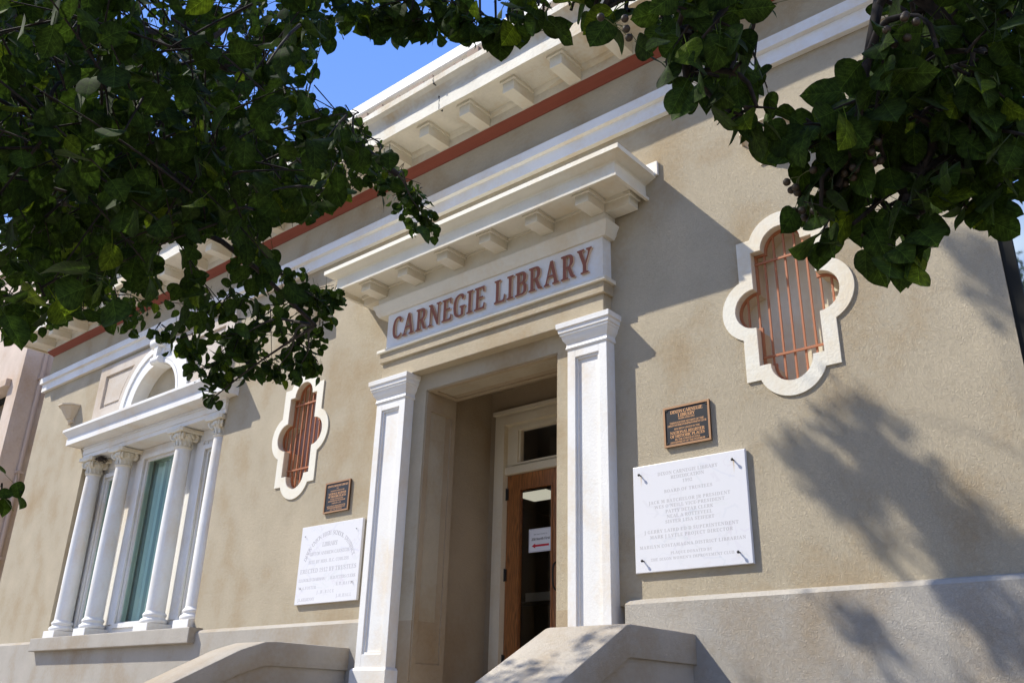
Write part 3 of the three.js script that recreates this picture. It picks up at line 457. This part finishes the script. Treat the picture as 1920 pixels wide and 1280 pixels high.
// ------------------------------------------------------------------ things seen through the glass, paper notice, nest
{
  const t = thing('paper_notice', 'white paper notice with a red left arrow taped inside the entrance door glass', 'notice', [-0.31, 3.16, dz + 0.0]);
  const map = canvasTex(400, 310, (g, w, h) => { g.fillStyle = '#dfe0e4'; g.fillRect(0, 0, w, h); g.strokeStyle = '#9a9aa0'; g.lineWidth = 4; g.strokeRect(10, 10, w - 20, h - 20); g.fillStyle = '#55585c'; g.textBaseline = 'middle'; g.font = '26px sans-serif'; spaced(g, 'We have moved to:', w / 2, 75, 230); g.fillStyle = '#1c1c20'; g.font = 'bold 46px sans-serif'; spaced(g, '230 North First', w / 2, 140, 310); g.fillStyle = '#c32234'; g.beginPath(); g.moveTo(50, 228); g.lineTo(110, 196); g.lineTo(110, 214); g.lineTo(340, 214); g.lineTo(340, 242); g.lineTo(110, 242); g.lineTo(110, 260); g.closePath(); g.fill(); });
  part(t, 'sheet', box(-0.468, -0.152, 3.158, 3.398, dz - 0.0335, dz - 0.0325), std([0.75, 0.75, 0.76]));
  part(t, 'print', faceUV(-0.467, -0.153, 3.159, 3.397, dz - 0.0315), new THREE.MeshStandardMaterial({ map, roughness: 0.7 }));
}
{
  const t = thing('ceiling_light', 'pale square ceiling light panel in the dark room behind the door glass', 'lamp', [-1.6, 4.2, -2.8]);
  part(t, 'diffuser', box(-1.86, -1.32, 4.2, 4.21, -3.02, -2.58), new THREE.MeshStandardMaterial({ color: 0x999988, emissive: new THREE.Color(0.30, 0.29, 0.23), emissiveIntensity: 1 }));
  part(t, 'housing', box(-1.89, -1.29, 4.211, 4.27, -3.05, -2.55), M.room);
}
{
  const t = thing('service_counter', 'dark counter in the room behind the door glass', 'counter', [-1.8, 1.85, -3.6]);
  part(t, 'top', slab(-3.2, -0.4, 2.92, 2.96, -3.9, -3.2, 0.005), M.frameDark); part(t, 'body', box(-3.15, -0.45, 1.85, 2.92, -3.85, -3.3), M.frameDark);
  const u = thing('paper_tray', 'white tray of papers standing on the counter behind the door', 'tray', [-2.05, 2.96, -3.5]);
  const pm = std([0.8, 0.8, 0.8]); part(u, 'tray', merge(box(-2.3, -1.8, 2.961, 2.972, -3.7, -3.4), box(-2.3, -1.8, 2.972, 3.10, -3.412, -3.40), box(-2.3, -2.288, 2.972, 3.06, -3.7, -3.412), box(-1.812, -1.8, 2.972, 3.06, -3.7, -3.412)), pm); part(u, 'papers', slab(-2.25, -1.85, 2.973, 3.03, -3.68, -3.43, 0.003), pm);
}
{
  const t = thing('vertical_blind', 'grey green vertical blind half drawn behind the tall columned window', 'blind', [WC, 2.62, -0.62]);
  const sg = box(-0.042, 0.042, 0, 2.36, -0.002, 0.002), m = std([0.66, 0.68, 0.65], { roughness: 0.7 });
  const m2 = std([0.34, 0.37, 0.36], { roughness: 0.7 });
  for (let i = 0; i < 34; i++) piece(t, 'slat', sg, i % 3 ? m : m2, -8.25 + i * 0.1, 2.6, -0.46, 0.55 + 0.45 * Math.sin(i * 2.1));
  part(t, 'rail', box(-8.3, -4.85, 4.965, 5.0, -0.49, -0.43), M.white);
}
{
  const t = thing('bird_nest', 'dark ragged bird nest wedged on the leftmost column capital', 'nest', [-7.98, 5.0, -0.1]);
  const r = rng(15), gs = []; for (let i = 0; i < 90; i++) { const a = r() * 6.28, q = 0.02 + r() * 0.06, p = V(-8.08 + Math.cos(a) * q, 5.06 + r() * 0.07, -0.06 + Math.sin(a) * q), d = V(r() - 0.5, (r() - 0.5) * 0.5, r() - 0.5).multiplyScalar(0.12); gs.push(tube([p, p.clone().addScaledVector(d, 0.5).add(V(0, 0.006, 0)), p.clone().add(d)], 0.006, 0.003, 4, 3)); }
  part(t, 'twigs', mergeGeometries(gs), std([0.055, 0.04, 0.028]));
  t.children[0].userData.kind = 'stuff';
}

// ------------------------------------------------------------------ neighbouring building
{
  const b = thing('neighbour_building', 'pinkish tan neighbouring building at the left edge of the photo', 'building', [-18, 0, -0.13]);
  part(b, 'wall', plate(rect(-26, -12.5, 0, 10.4), [rect(-14.3, -12.98, 5.3, 7.35)], -0.6, -0.13), M.neighbor);
  part(b, 'side_wall', box(-12.8, -12.502, 0, 10.39, -12, -0.601), M.neighbor);
  part(b, 'wall_back', box(-26, -12.8, 0, 10.39, -12, -11.7), M.neighbor); part(b, 'roof', box(-26, -12.45, 10.4, 10.6, -12, -0.08), M.neighbor);
  const w = part(b, 'window', plate(rect(-14.3, -12.98, 5.3, 7.35), [rect(-14.2, -13.07, 5.4, 7.25)], -0.42, -0.34), M.frameDark); part(w, 'pane', box(-14.22, -13.05, 5.38, 7.27, -0.39, -0.38), M.mirrorGlass);
  part(w, 'lintel', slab(-14.5, -12.9, 7.351, 7.5, -0.2, -0.03, 0.01), M.neighbor); part(w, 'sill', slab(-14.5, -12.86, 5.16, 5.299, -0.3, -0.02, 0.01), M.neighbor);
  part(b, 'downpipe', merge(new THREE.CylinderGeometry(0.045, 0.045, 10, 10).translate(-12.44, 5, -0.5)), M.pipe);
  for (const y of [2, 4, 5.6, 7.5, 9.4]) part(b, 'pipe_bracket', box(-12.5, -12.385, y, y + 0.05, -0.56, -0.44), M.pipe);
  part(b, 'cable', tube([V(-26, 4.35, -0.11), V(-18, 4.3, -0.10), V(-12.5, 4.33, -0.11)], 0.015, 0.015, 6, 12), M.iron);
}
// ------------------------------------------------------------------ street trees (ornamental pears) hanging into the frame
const at = (u, v, d) => EYE.clone().addScaledVector(camX.clone().multiplyScalar((u - 960) / F).addScaledVector(camY, (v - 640) / F).add(camZ).normalize(), d);
const toFrame = (p) => { const q = p.clone().sub(EYE), z = q.dot(camZ); return z > 0.05 ? [960 + (q.dot(camX) / z) * F, 640 + (q.dot(camY) / z) * F, z] : null; };
const inside = (poly, u, v) => { let c = false; for (let i = 0, j = poly.length - 1; i < poly.length; j = i++) { const [a, b] = poly[i], [e, f] = poly[j]; if ((b > v) !== (f > v) && u < ((e - a) * (v - b)) / (f - b) + a) c = !c; } return c; };
// how the photograph bounds the hanging foliage, and the patches of wall its shade falls on: twigs outside these are pruned
const LEAFY = [
  [[-80, -80], [560, -80], [585, 50], [598, 120], [580, 195], [640, 190], [692, 235], [700, 330], [640, 395], [560, 400], [505, 410], [450, 445], [425, 425], [385, 430], [360, 470], [400, 520], [380, 570], [335, 540], [290, 605], [250, 620], [190, 600], [120, 590], [70, 625], [-80, 640]],
  [[560, -80], [1050, -80], [1030, 25], [1005, 70], [960, 85], [905, 80], [860, 55], [820, 75], [700, 55], [640, 50], [600, 95]],
  [[440, 445], [500, 420], [600, 515], [655, 530], [640, 575], [612, 640], [600, 720], [470, 695], [430, 755], [405, 785], [375, 735], [345, 690], [290, 640], [285, 605], [340, 545], [420, 520]],
  [[640, 185], [700, 232], [760, 305], [825, 370], [822, 440], [775, 445], [735, 385], [690, 330], [625, 415], [560, 400]],
  [[-80, 870], [48, 870], [48, 945], [-80, 945]],
  [[1030, -80], [2000, -80], [2000, 395], [1850, 415], [1790, 440], [1740, 490], [1738, 555], [1645, 560], [1560, 500], [1478, 455], [1465, 345], [1525, 330], [1440, 280], [1350, 255], [1335, 185], [1260, 225], [1222, 200], [1222, 150], [1235, 105], [1180, 70], [1110, 115], [1080, 105]]];
const GAP = [[1425, 25], [1500, 15], [1640, -5], [1640, 60], [1595, 150], [1500, 170], [1440, 150]];
const disc = (x, y, r) => Array.from({ length: 8 }, (_, i) => [x + r * Math.cos(i * 0.785 + x) * (1 + 0.3 * Math.sin(i * 2 + y)), y + r * Math.sin(i * 0.785 + x)]);
const HOLES = [GAP, [[288, 478], [345, 440], [352, 480], [335, 560], [300, 548]], [[488, 462], [560, 422], [640, 398], [690, 345], [722, 420], [640, 468], [600, 500], [520, 496]], [[205, 535], [262, 470], [285, 470], [225, 545]],
  ...[[545, 588, 13], [455, 602, 13], [505, 642, 14], [602, 652, 11], [440, 692, 11], [400, 655, 11], [535, 560, 9], [490, 530, 10], [625, 600, 9], [470, 575, 9], [530, 640, 8], [590, 600, 10], [420, 620, 9], [575, 540, 8], [500, 690, 8], [300, 105, 15], [332, 88, 11], [420, 62, 20], [442, 130, 15], [392, 238, 9], [252, 100, 10], [60, 365, 15], [160, 372, 8], [482, 165, 11], [556, 150, 12], [520, 195, 8], [262, 345, 9], [215, 405, 9], [30, 420, 10], [110, 455, 9], [358, 130, 8], [505, 110, 9], [1300, 128, 7], [1790, 150, 7], [1700, 245, 6], [1480, 335, 10]].map((q) => disc(...q))];
const open = (u, v) => HOLES.some((s) => inside(s, u, v));
const SHADE = [
  [[1465, 860], [1560, 720], [1640, 720], [1700, 800], [1760, 840], [1850, 930], [1920, 1000], [2100, 1100], [2100, 1400], [1920, 1300], [1830, 1180], [1790, 1110], [1730, 1090], [1660, 1060], [1590, 1000], [1545, 930]],
  [[1540, 1115], [1580, 1115], [1640, 1180], [1690, 1180], [1790, 1300], [1640, 1300], [1590, 1225], [1600, 1200]],
  [[1790, 430], [1860, 440], [1905, 600], [1860, 600], [1800, 500]]];
const SUNFLECK = [[1630, 905], [1690, 930], [1740, 1000], [1765, 1080], [1700, 1065], [1660, 1000]];
const RAY = V(1.65, -2.07, -1.0);
function keepLeaf(p) {
  const q = toFrame(p);
  if (q && q[0] > -20 && q[0] < 1940 && q[1] > -20 && q[1] < 1300) { if (!LEAFY.some((s) => inside(s, q[0], q[1])) || open(q[0], q[1])) return false; }
  if (p.z > 0.2) {
    const w = p.clone().addScaledVector(RAY, p.z); const f = toFrame(w);
    if (w.y > 1.7 && w.x < 4.7 && w.x > -11 && f && (!SHADE.some((s) => inside(s, f[0], f[1])) || inside(SUNFLECK, f[0], f[1]))) return false;
  }
  return p.z > 0.9 && p.distanceTo(EYE) > 1.0;
}
const SUNNY = [[700, 300, 5.3, 0.36], [772, 370, 5.7, 0.36], [80, 470, 6.4, 0.55], [150, 590, 5.5, 0.3], [620, 560, 4.9, 0.22], [250, 90, 5.0, 0.3]].map(([u, v, d, r]) => [at(u, v, d), r]);
function shadesSpray(p) { for (const [c, r] of SUNNY) { const q = p.clone().sub(c), t = q.dot(SUN); if (t > 0.45 && q.addScaledVector(SUN, -t).length() < r) return true; } return false; }
function leafGeo(seed) {
  const r = rng(seed), rows = [[0, 0.02], [0.015, 0.14], [0.07, 0.26], [0.17, 0.36], [0.31, 0.41], [0.46, 0.41], [0.61, 0.36], [0.74, 0.27], [0.85, 0.155], [0.93, 0.06], [1, 0.0]], bend = 0.1 + r() * 0.7, fold = 0.05 + r() * 0.3, tw = (r() - 0.5) * 0.4, pos = [], idx = [];
  const pt = (t, x) => { const w = Math.abs(x), y = 0.5 + t * Math.cos(bend * t), z = -Math.sin(bend * t) * t * 0.6 + w * fold + Math.sin(t * 9 + x * 3 + seed) * 0.02, a = tw * t; return [x * Math.cos(a) - z * Math.sin(a), y, x * Math.sin(a) + z * Math.cos(a)]; };
  for (const [t, w] of rows) for (const k of [-1, -0.55, 0, 0.55, 1]) pos.push(...pt(t, k * w * (1 + (r() - 0.5) * 0.05)));
  for (let i = 0; i + 1 < rows.length; i++) for (let k = 0; k < 4; k++) { const a = i * 5 + k; idx.push(a, a + 1, a + 6, a, a + 6, a + 5); }
  const b = pos.length / 3, s = 0.014; pos.push(-s, 0, 0, s, 0, 0, 0, 0, s, -s, 0.52, 0, s, 0.52, 0, 0, 0.52, s); for (const [p, q] of [[0, 1], [1, 2], [2, 0]]) idx.push(b + p, b + q, b + 3 + q, b + p, b + 3 + q, b + 3 + p);
  const g = new THREE.BufferGeometry(); g.setAttribute('position', new THREE.Float32BufferAttribute(pos, 3)); g.setIndex(idx); g.computeVertexNormals();
  const uv = new Float32Array(pos.length / 3 * 2); for (let i = 0; i < pos.length / 3; i++) { uv[2 * i] = clamp(pos[3 * i] + 0.5, 0.01, 0.99); uv[2 * i + 1] = clamp(pos[3 * i + 1] - 0.5, 0.01, 0.99); } g.setAttribute('uv', new THREE.BufferAttribute(uv, 2)); return g;
}
const leafGeos = [1, 2, 3, 4, 5, 6, 7, 8].map(leafGeo);
const veinMap = tex(256, (u, v) => {
  const x = Math.abs(u - 0.5), mid = smooth(0.014, 0.004, x), k = (v - x * 0.75) * 9, side = smooth(0.12, 0.03, Math.abs(k - Math.round(k))) * smooth(0.5, 0.1, x) * 0.6;
  const b = 0.62 + 0.14 * nA(u * 8, v * 8) + 0.10 * nC(u * 32, v * 32) - 0.1 * smooth(0.2, 0.45, x), t = b + 0.3 * Math.max(mid, side);
  return [t * 1.02, t, t * 0.92];
}, { srgb: true, size: 1 });
const leafMat = (c) => new THREE.MeshPhysicalMaterial({ color: new THREE.Color().setRGB(...c), map: veinMap, roughness: 0.8, transmission: 0.42, thickness: 0, specularIntensity: 0.15, side: THREE.DoubleSide });
const leafMats = [leafMat([0.085, 0.168, 0.022]), leafMat([0.060, 0.122, 0.018]), leafMat([0.24, 0.38, 0.025])];
const barkMap = tex(256, (u, v) => { const t = 0.6 + 0.3 * nB(u * 16, v * 4) + 0.25 * nD(u * 64, v * 32); return [t, t * 0.95, t * 0.9]; }, { srgb: true, size: 0.4 });
const bark = std([0.05, 0.039, 0.030], { map: barkMap, roughness: 0.95 });
function tree(label, base, limbs, seed) {
  const t = thing('pear_tree', label, 'tree', base), r = rng(seed), leaves = [], twigs = [], tips = [];
  limbs.forEach(([pts, r0, r1], i) => { part(t, i ? 'limb' : 'trunk', fin(tube(pts, r0, r1, i ? 10 : 16, pts.length * 5), true), bark); const c = new THREE.CatmullRomCurve3(pts.map((p) => (p.isVector3 ? p : V(...p))), false, 'centripetal'); for (let k = 0; k <= 40; k++) tips.push(c.getPointAt(k / 40)); });
  const rnd = () => V(r() * 2 - 1, r() * 2 - 1, r() * 2 - 1);
  function addLeaf(p, dir, size) {
    if (!keepLeaf(p) || shadesSpray(p)) return false;
    const tip = dir.clone().multiplyScalar(0.55).add(V(0, -0.75, 0)).addScaledVector(rnd(), 0.75).normalize(), n = rnd().add(V(0, 0.5, 0)); n.addScaledVector(tip, -n.dot(tip)).normalize();
    const end = p.clone().addScaledVector(tip, size * 1.4), q = toFrame(end); if (q && q[0] > 0 && q[0] < 1920 && q[1] > 0 && q[1] < 1280 && (!LEAFY.some((s) => inside(s, q[0], q[1] - 22)) || open(q[0], q[1]))) return false;
    const m = new THREE.Matrix4().makeBasis(tip.clone().cross(n).normalize(), tip, n); m.scale(V(size * (0.82 + r() * 0.3), size, size)); m.setPosition(p);
    const f = toFrame(p.clone().addScaledVector(tip, size)); leaves.push({ m, k: Math.floor(r() * 8), c: Math.floor(r() * r() * 3), d: f && f[0] > -20 && f[0] < 1940 && f[1] > -20 && f[1] < 1300 ? f[2] / size : 1e9 });
    return true;
  }
  function clump(c, rad, n, size = 0.07, stem = true) {
    let near = tips[0]; for (const q of tips) if (q.distanceToSquared(c) < near.distanceToSquared(c)) near = q;
    const before = leaves.length;
    for (let left = n; left > 0;) {
      const d = rnd().normalize(), s = c.clone().addScaledVector(rnd(), rad * 0.3), len = rad * (0.6 + r() * 0.6), k = Math.min(left, 5 + Math.floor(r() * 4)), pts = [0, 0.5, 1].map((x) => s.clone().addScaledVector(d, len * x).add(V(0, -0.12 * len * x * x, 0)));
      let got = 0; for (let i = 0; i < k; i++) { const x = (i + 0.6) / k, p = pts[0].clone().lerp(pts[2], x); if (addLeaf(p, d.clone().addScaledVector(rnd(), 0.9), size * (0.75 + r() * 0.5))) got++; }
      if (got > 1 && pts.every(hidden)) twigs.push(tube(pts, 0.0035, 0.0015, 4, 3)); left -= k;
    }
    if (stem && leaves.length > before + 2) { const a = near.clone().lerp(c, 0.35).add(V((r() - 0.5) * 0.1, 0.05, (r() - 0.5) * 0.1)), b = near.clone().lerp(c, 0.7).add(V((r() - 0.5) * 0.06, 0.04, (r() - 0.5) * 0.06)); if (new THREE.CatmullRomCurve3([near, a, b, c], false, 'centripetal').getPoints(24).every(hidden)) twigs.push(tube([near, a, b, c], 0.007, 0.003, 5, 8)); }
  }
  function hidden(p) { const q = toFrame(p); return !q || q[0] < -5 || q[0] > 1925 || q[1] < -5 || q[1] > 1285 || (LEAFY.some((s) => inside(s, q[0], q[1])) && !open(q[0], q[1])); }
  function finish() {
    leaves.sort((a, b) => a.d - b.d);
    const inv = new THREE.Matrix4().makeTranslation(-base[0], -base[1], -base[2]);
    leaves.slice(0, 300).forEach((l) => { const m = new THREE.Mesh(leafGeos[l.k], leafMats[l.c]); m.name = 'leaf'; m.castShadow = m.receiveShadow = true; m.applyMatrix4(inv.clone().multiply(l.m)); t.add(m); });
    for (let k = 0; k < 8; k++) for (let c = 0; c < 3; c++) {
      const list = leaves.slice(300).filter((l) => l.k === k && l.c === c); if (!list.length) continue;
      const im = new THREE.InstancedMesh(leafGeos[k], leafMats[c], list.length); list.forEach((l, i) => im.setMatrixAt(i, inv.clone().multiply(l.m))); im.name = 'foliage'; im.userData.kind = 'stuff'; im.castShadow = im.receiveShadow = true; t.add(im);
    }
    if (twigs.length) { const tw = part(t, 'twigs', mergeGeometries(twigs.map((g) => fin(g, true))), bark); tw.userData.kind = 'stuff'; }
    console.log(label, leaves.length);
  }
  return { t, clump, finish, r, twigs, leaves };
}
{ // the tree at the left, its low boughs in front of the facade and its crown above the frame
  const B = [-1.3, 0, 6.7];
  const T = tree('large dark pear tree whose boughs hang across the upper left of the photo', B, [
    [[[-1.3, -0.1, 6.7], [-1.28, 1.2, 6.68], [-1.2, 2.6, 6.6]], 0.2, 0.15],
    [[[-1.2, 2.5, 6.6], [-0.2, 3.6, 6.1], [1.0, 4.4, 5.5], [1.9, 4.55, 4.7], [2.2, 4.45, 3.9], [2.3, 4.3, 3.3]], 0.09, 0.018],
    [[[-1.2, 2.6, 6.6], [-0.6, 4.3, 6.3], [0.9, 5.5, 5.8], [2.6, 5.5, 5.2], [3.7, 4.9, 4.9], [4.3, 3.9, 4.7]], 0.09, 0.015],
    [[[-1.2, 2.6, 6.6], [-1.4, 5.0, 5.9], [-1.35, 7.3, 4.9], [-1.6, 9.0, 4.1]], 0.12, 0.02],
    [[[-1.35, 4.2, 6.2], [-0.9, 4.9, 5.0], [-0.6, 5.6, 3.9], [-0.3, 7.0, 3.1], [0.1, 8.6, 2.7]], 0.07, 0.015],
    [[[0.4, 4.0, 5.85], [1.7, 3.5, 5.2], [2.6, 3.3, 4.5], [2.7, 3.05, 4.0]], 0.03, 0.008],
    [[[0.4, 4.0, 5.85], [2.2, 3.4, 5.6], [3.3, 3.0, 5.3]], 0.03, 0.008]], 101);
  const r = T.r;
  // foliage in the frame, by where it hangs
  for (let i = 0; i < 300; i++) { const d = mix(2.0, 6.2, r()), u = mix(-160, 640, r()), v = mix(-160, 470, Math.sqrt(r())); if (u < 230 && v > 300 && d < 4.6 && r() < 0.7) continue; T.clump(at(u, v, d), 0.30, d > 4 ? 34 : 26, 0.064, r() < 0.1); }
  for (const [u, v, d, rp, n] of [[40, 560, 2.8, 70, 22], [110, 540, 2.3, 60, 16], [180, 520, 2.6, 60, 18], [240, 540, 1.75, 55, 8], [300, 470, 2.8, 60, 22], [340, 500, 2.4, 50, 12], [410, 440, 3.0, 50, 16], [470, 450, 3.4, 60, 26], [250, 470, 3.4, 70, 26],
    [520, 500, 4.6, 55, 50], [560, 560, 4.8, 60, 80], [600, 540, 4.9, 40, 30], [645, 543, 5.0, 18, 10], [500, 590, 4.7, 60, 56], [450, 630, 4.6, 50, 44], [560, 640, 4.8, 50, 44], [630, 548, 5.0, 24, 14], [592, 685, 4.8, 26, 18], [400, 690, 4.4, 40, 40], [400, 745, 4.4, 26, 18], [345, 640, 4.3, 40, 34], [305, 610, 4.2, 22, 14], [480, 660, 4.7, 40, 40], [600, 600, 4.9, 26, 24], [430, 560, 4.4, 45, 60], [560, 690, 4.8, 34, 40], [520, 690, 4.7, 40, 50], [460, 690, 4.5, 40, 50], [585, 650, 4.9, 36, 50], [540, 610, 5.2, 60, 44], [480, 620, 5.1, 60, 44], [420, 650, 4.9, 45, 26], [375, 650, 4.5, 36, 30], [605, 560, 4.9, 34, 30],
    [640, 300, 5.0, 60, 80], [680, 250, 5.2, 40, 50], [660, 350, 5.0, 45, 50], [730, 320, 5.5, 42, 90], [770, 360, 5.7, 40, 100], [795, 405, 5.7, 28, 50], [660, 205, 5.2, 18, 12], [560, 340, 4.0, 60, 40], [640, 210, 4.5, 30, 14],
    [700, 10, 2.6, 50, 26], [770, 20, 2.5, 50, 30], [840, 15, 2.5, 50, 30], [900, 25, 2.4, 45, 26], [960, 30, 2.3, 40, 22], [620, 20, 2.8, 50, 26], [1010, 10, 2.2, 35, 14], [800, 45, 2.6, 40, 22], [930, 55, 2.4, 35, 18], [870, 40, 2.9, 45, 26], [740, 30, 3.0, 45, 26], [985, 45, 2.4, 30, 12], [570, 70, 3.0, 50, 20],
    [8, 900, 3.4, 16, 8], [30, 895, 3.4, 10, 5], [36, 920, 3.4, 8, 4]]) T.clump(at(u, v, d), (rp * d) / F * 1.2, n, d < 2 ? 0.085 : d > 4.1 ? 0.058 : 0.066);
  // crown above the frame
  for (let i = 0; i < 120; i++) { const a = r() * 6.283, q = Math.sqrt(r()); T.clump(V(-0.9 + Math.cos(a) * q * 2.7, mix(5.2, 11, r()), 4.7 + Math.sin(a) * q * 2.0), 0.45, 34, 0.07, r() < 0.4); }
  for (let i = 0; i < 60; i++) T.clump(at(mix(-100, 260, r()), mix(330, 600, r()), mix(5.5, 8, r())), 0.34, 40, 0.062, r() < 0.12);
  for (let i = 0; i < 140; i++) T.clump(V(mix(-0.6, 3.8, r()), mix(5.0, 7.4, r()), mix(4.4, 7.2, r())), 0.42, 32, 0.07, r() < 0.4);
  // the outer boughs whose shade reaches the right of the facade
  for (const [u, v, n] of [[1500, 880, 30], [1560, 900, 40], [1620, 930, 50], [1680, 900, 50], [1620, 850, 30], [1700, 980, 60], [1760, 960, 60], [1820, 1000, 60], [1880, 1040, 60], [1760, 1040, 50], [1860, 1110, 60], [1910, 1200, 50], [1600, 760, 16], [1640, 770, 14], [1650, 1225, 16], [1690, 1250, 40], [1740, 1280, 30], [1560, 1135, 6], [1600, 1185, 10], [1860, 500, 40], [1860, 560, 30], [1830, 460, 24], [1700, 870, 30], [1660, 980, 30]]) {
    const w = EYE.clone(), q = at(u, v, 1).sub(EYE); w.addScaledVector(q, -EYE.z / q.z); const s = mix(2.35, 2.95, r()); const low = v > 1120 && u < 1800; T.clump(w.addScaledVector(RAY, -s), low ? 0.12 : 0.18, low ? n : n * 3, 0.066, r() < 0.5);
  }
  for (const [x, y, z, n] of [[1.95, 1.84, 1.5, 22], [2.0, 2.0, 1.2, 12], [1.65, 1.78, 1.62, 14], [2.05, 2.1, 1.0, 7]]) { T.clump(V(x, y, z).addScaledVector(RAY, -mix(2.3, 3.0, r())), 0.2, n, 0.066, false); }
  T.finish();
}
{ // the tree at the right, its twigs just in front of the lens
  const B = [7.7, 0, 4.7];
  const T = tree('near pear tree with fruit whose twigs hang across the upper right of the photo', B, [
    [[[7.7, -0.1, 4.7], [7.65, 1.1, 4.72], [7.5, 2.2, 4.75]], 0.15, 0.11],
    [[[7.5, 2.15, 4.75], [6.8, 2.75, 4.6], at(1960, 150, 1.9), at(1850, 80, 1.9), at(1720, -20, 1.95), at(1560, -120, 2.1)], 0.05, 0.018],
    [[[7.5, 2.2, 4.75], [7.0, 3.5, 5.0], [6.2, 4.2, 5.3], [5.2, 4.0, 5.4]], 0.06, 0.02],
    [[at(1660, -60, 1.95), at(1645, 20, 1.6), at(1620, 150, 1.5), at(1600, 270, 1.46), at(1570, 350, 1.45)], 0.012, 0.005],
    [[at(1500, -150, 2.1), at(1400, -40, 1.7), at(1330, 60, 1.55), at(1290, 150, 1.5)], 0.010, 0.004],
    [[at(1850, 80, 1.9), at(1800, 180, 1.6), at(1740, 300, 1.5), at(1690, 420, 1.48)], 0.010, 0.004],
    [[at(1400, -40, 1.7), at(1250, -40, 1.65), at(1130, 20, 1.6)], 0.008, 0.003]], 202);
  const r = T.r;
  for (const [u, v, d, rp, n] of [[1110, 40, 1.6, 50, 9], [1070, 10, 1.7, 45, 8], [1180, 20, 1.6, 60, 10], [1240, 30, 1.55, 60, 12], [1300, 60, 1.5, 70, 14], [1260, 150, 1.5, 45, 7], [1300, 170, 1.5, 60, 10], [1370, 130, 1.5, 70, 12], [1370, 210, 1.5, 50, 8], [1420, 200, 1.5, 60, 10], [1460, 230, 1.5, 50, 9], [1500, 270, 1.5, 60, 10], [1330, 10, 1.6, 70, 14], [1420, -10, 1.6, 50, 9],
    [1540, 60, 1.5, 40, 4], [1560, 230, 1.5, 70, 12], [1620, 200, 1.45, 80, 16], [1680, 120, 1.5, 90, 20], [1760, 100, 1.5, 90, 22], [1850, 100, 1.5, 90, 20], [1900, 220, 1.5, 80, 18], [1820, 230, 1.5, 80, 18], [1720, 230, 1.5, 80, 18], [1660, 300, 1.5, 70, 14], [1580, 320, 1.48, 60, 12], [1540, 390, 1.45, 50, 9], [1520, 350, 1.5, 35, 5], [1600, 420, 1.48, 60, 10], [1640, 470, 1.48, 50, 8], [1700, 440, 1.48, 50, 9], [1700, 380, 1.5, 60, 10], [1770, 330, 1.5, 70, 13], [1800, 370, 1.55, 50, 8], [1860, 330, 1.55, 60, 11], [1900, 330, 1.5, 50, 10], [1700, 20, 1.6, 90, 20], [1800, 10, 1.6, 90, 22], [1890, 20, 1.6, 80, 20], [1620, 20, 1.6, 50, 8], [1690, 500, 1.5, 30, 4]]) { T.clump(at(u, v, d), (rp * d) / F * 1.2, Math.round(n * 1.05), 0.056); if (rp > 65) { T.clump(at(u + 20, v - 20, d + 0.4), (rp * (d + 0.4)) / F * 1.2, n, 0.058); T.clump(at(u + 30, v - 30, d + 0.9), (rp * (d + 0.9)) / F * 1.3, n * 2, 0.06); } }
  for (let i = 0; i < 170; i++) T.clump(V(mix(4.0, 8.6, r()), mix(3.3, 5.4, r()), mix(4.4, 7.6, r())), 0.4, 30, 0.075, r() < 0.4);
  T.finish();
  // fruit on long stalks
  const fg = new THREE.SphereGeometry(0.0062, 10, 8), fm = std([0.035, 0.022, 0.010], { roughness: 0.6 }), stalks = [];
  for (const [u, v, n] of [[1500, 345, 6], [1520, 395, 8], [1600, 320, 9], [1560, 345, 6], [1620, 300, 7], [1690, 60, 7], [1150, 60, 4]]) {
    const c = at(u, v - 14, 1.47); for (let i = 0; i < n; i++) { const d = V(r() * 2 - 1, -r() * 1.3, r() * 2 - 1).normalize().multiplyScalar(0.022 + r() * 0.012), p = c.clone().add(d); stalks.push(tube([c, c.clone().addScaledVector(d, 0.5).add(V(0, 0.003, 0)), p], 0.0009, 0.0009, 4, 4)); piece(T.t, 'fruit', fg, fm, p.x, p.y, p.z); }
  }
  part(T.t, 'fruit_stalks', mergeGeometries(stalks.map((g) => fin(g, true))), std([0.09, 0.10, 0.03])).userData.kind = 'stuff';
}
scene.updateMatrixWorld(true);
renderer.render(scene, camera);
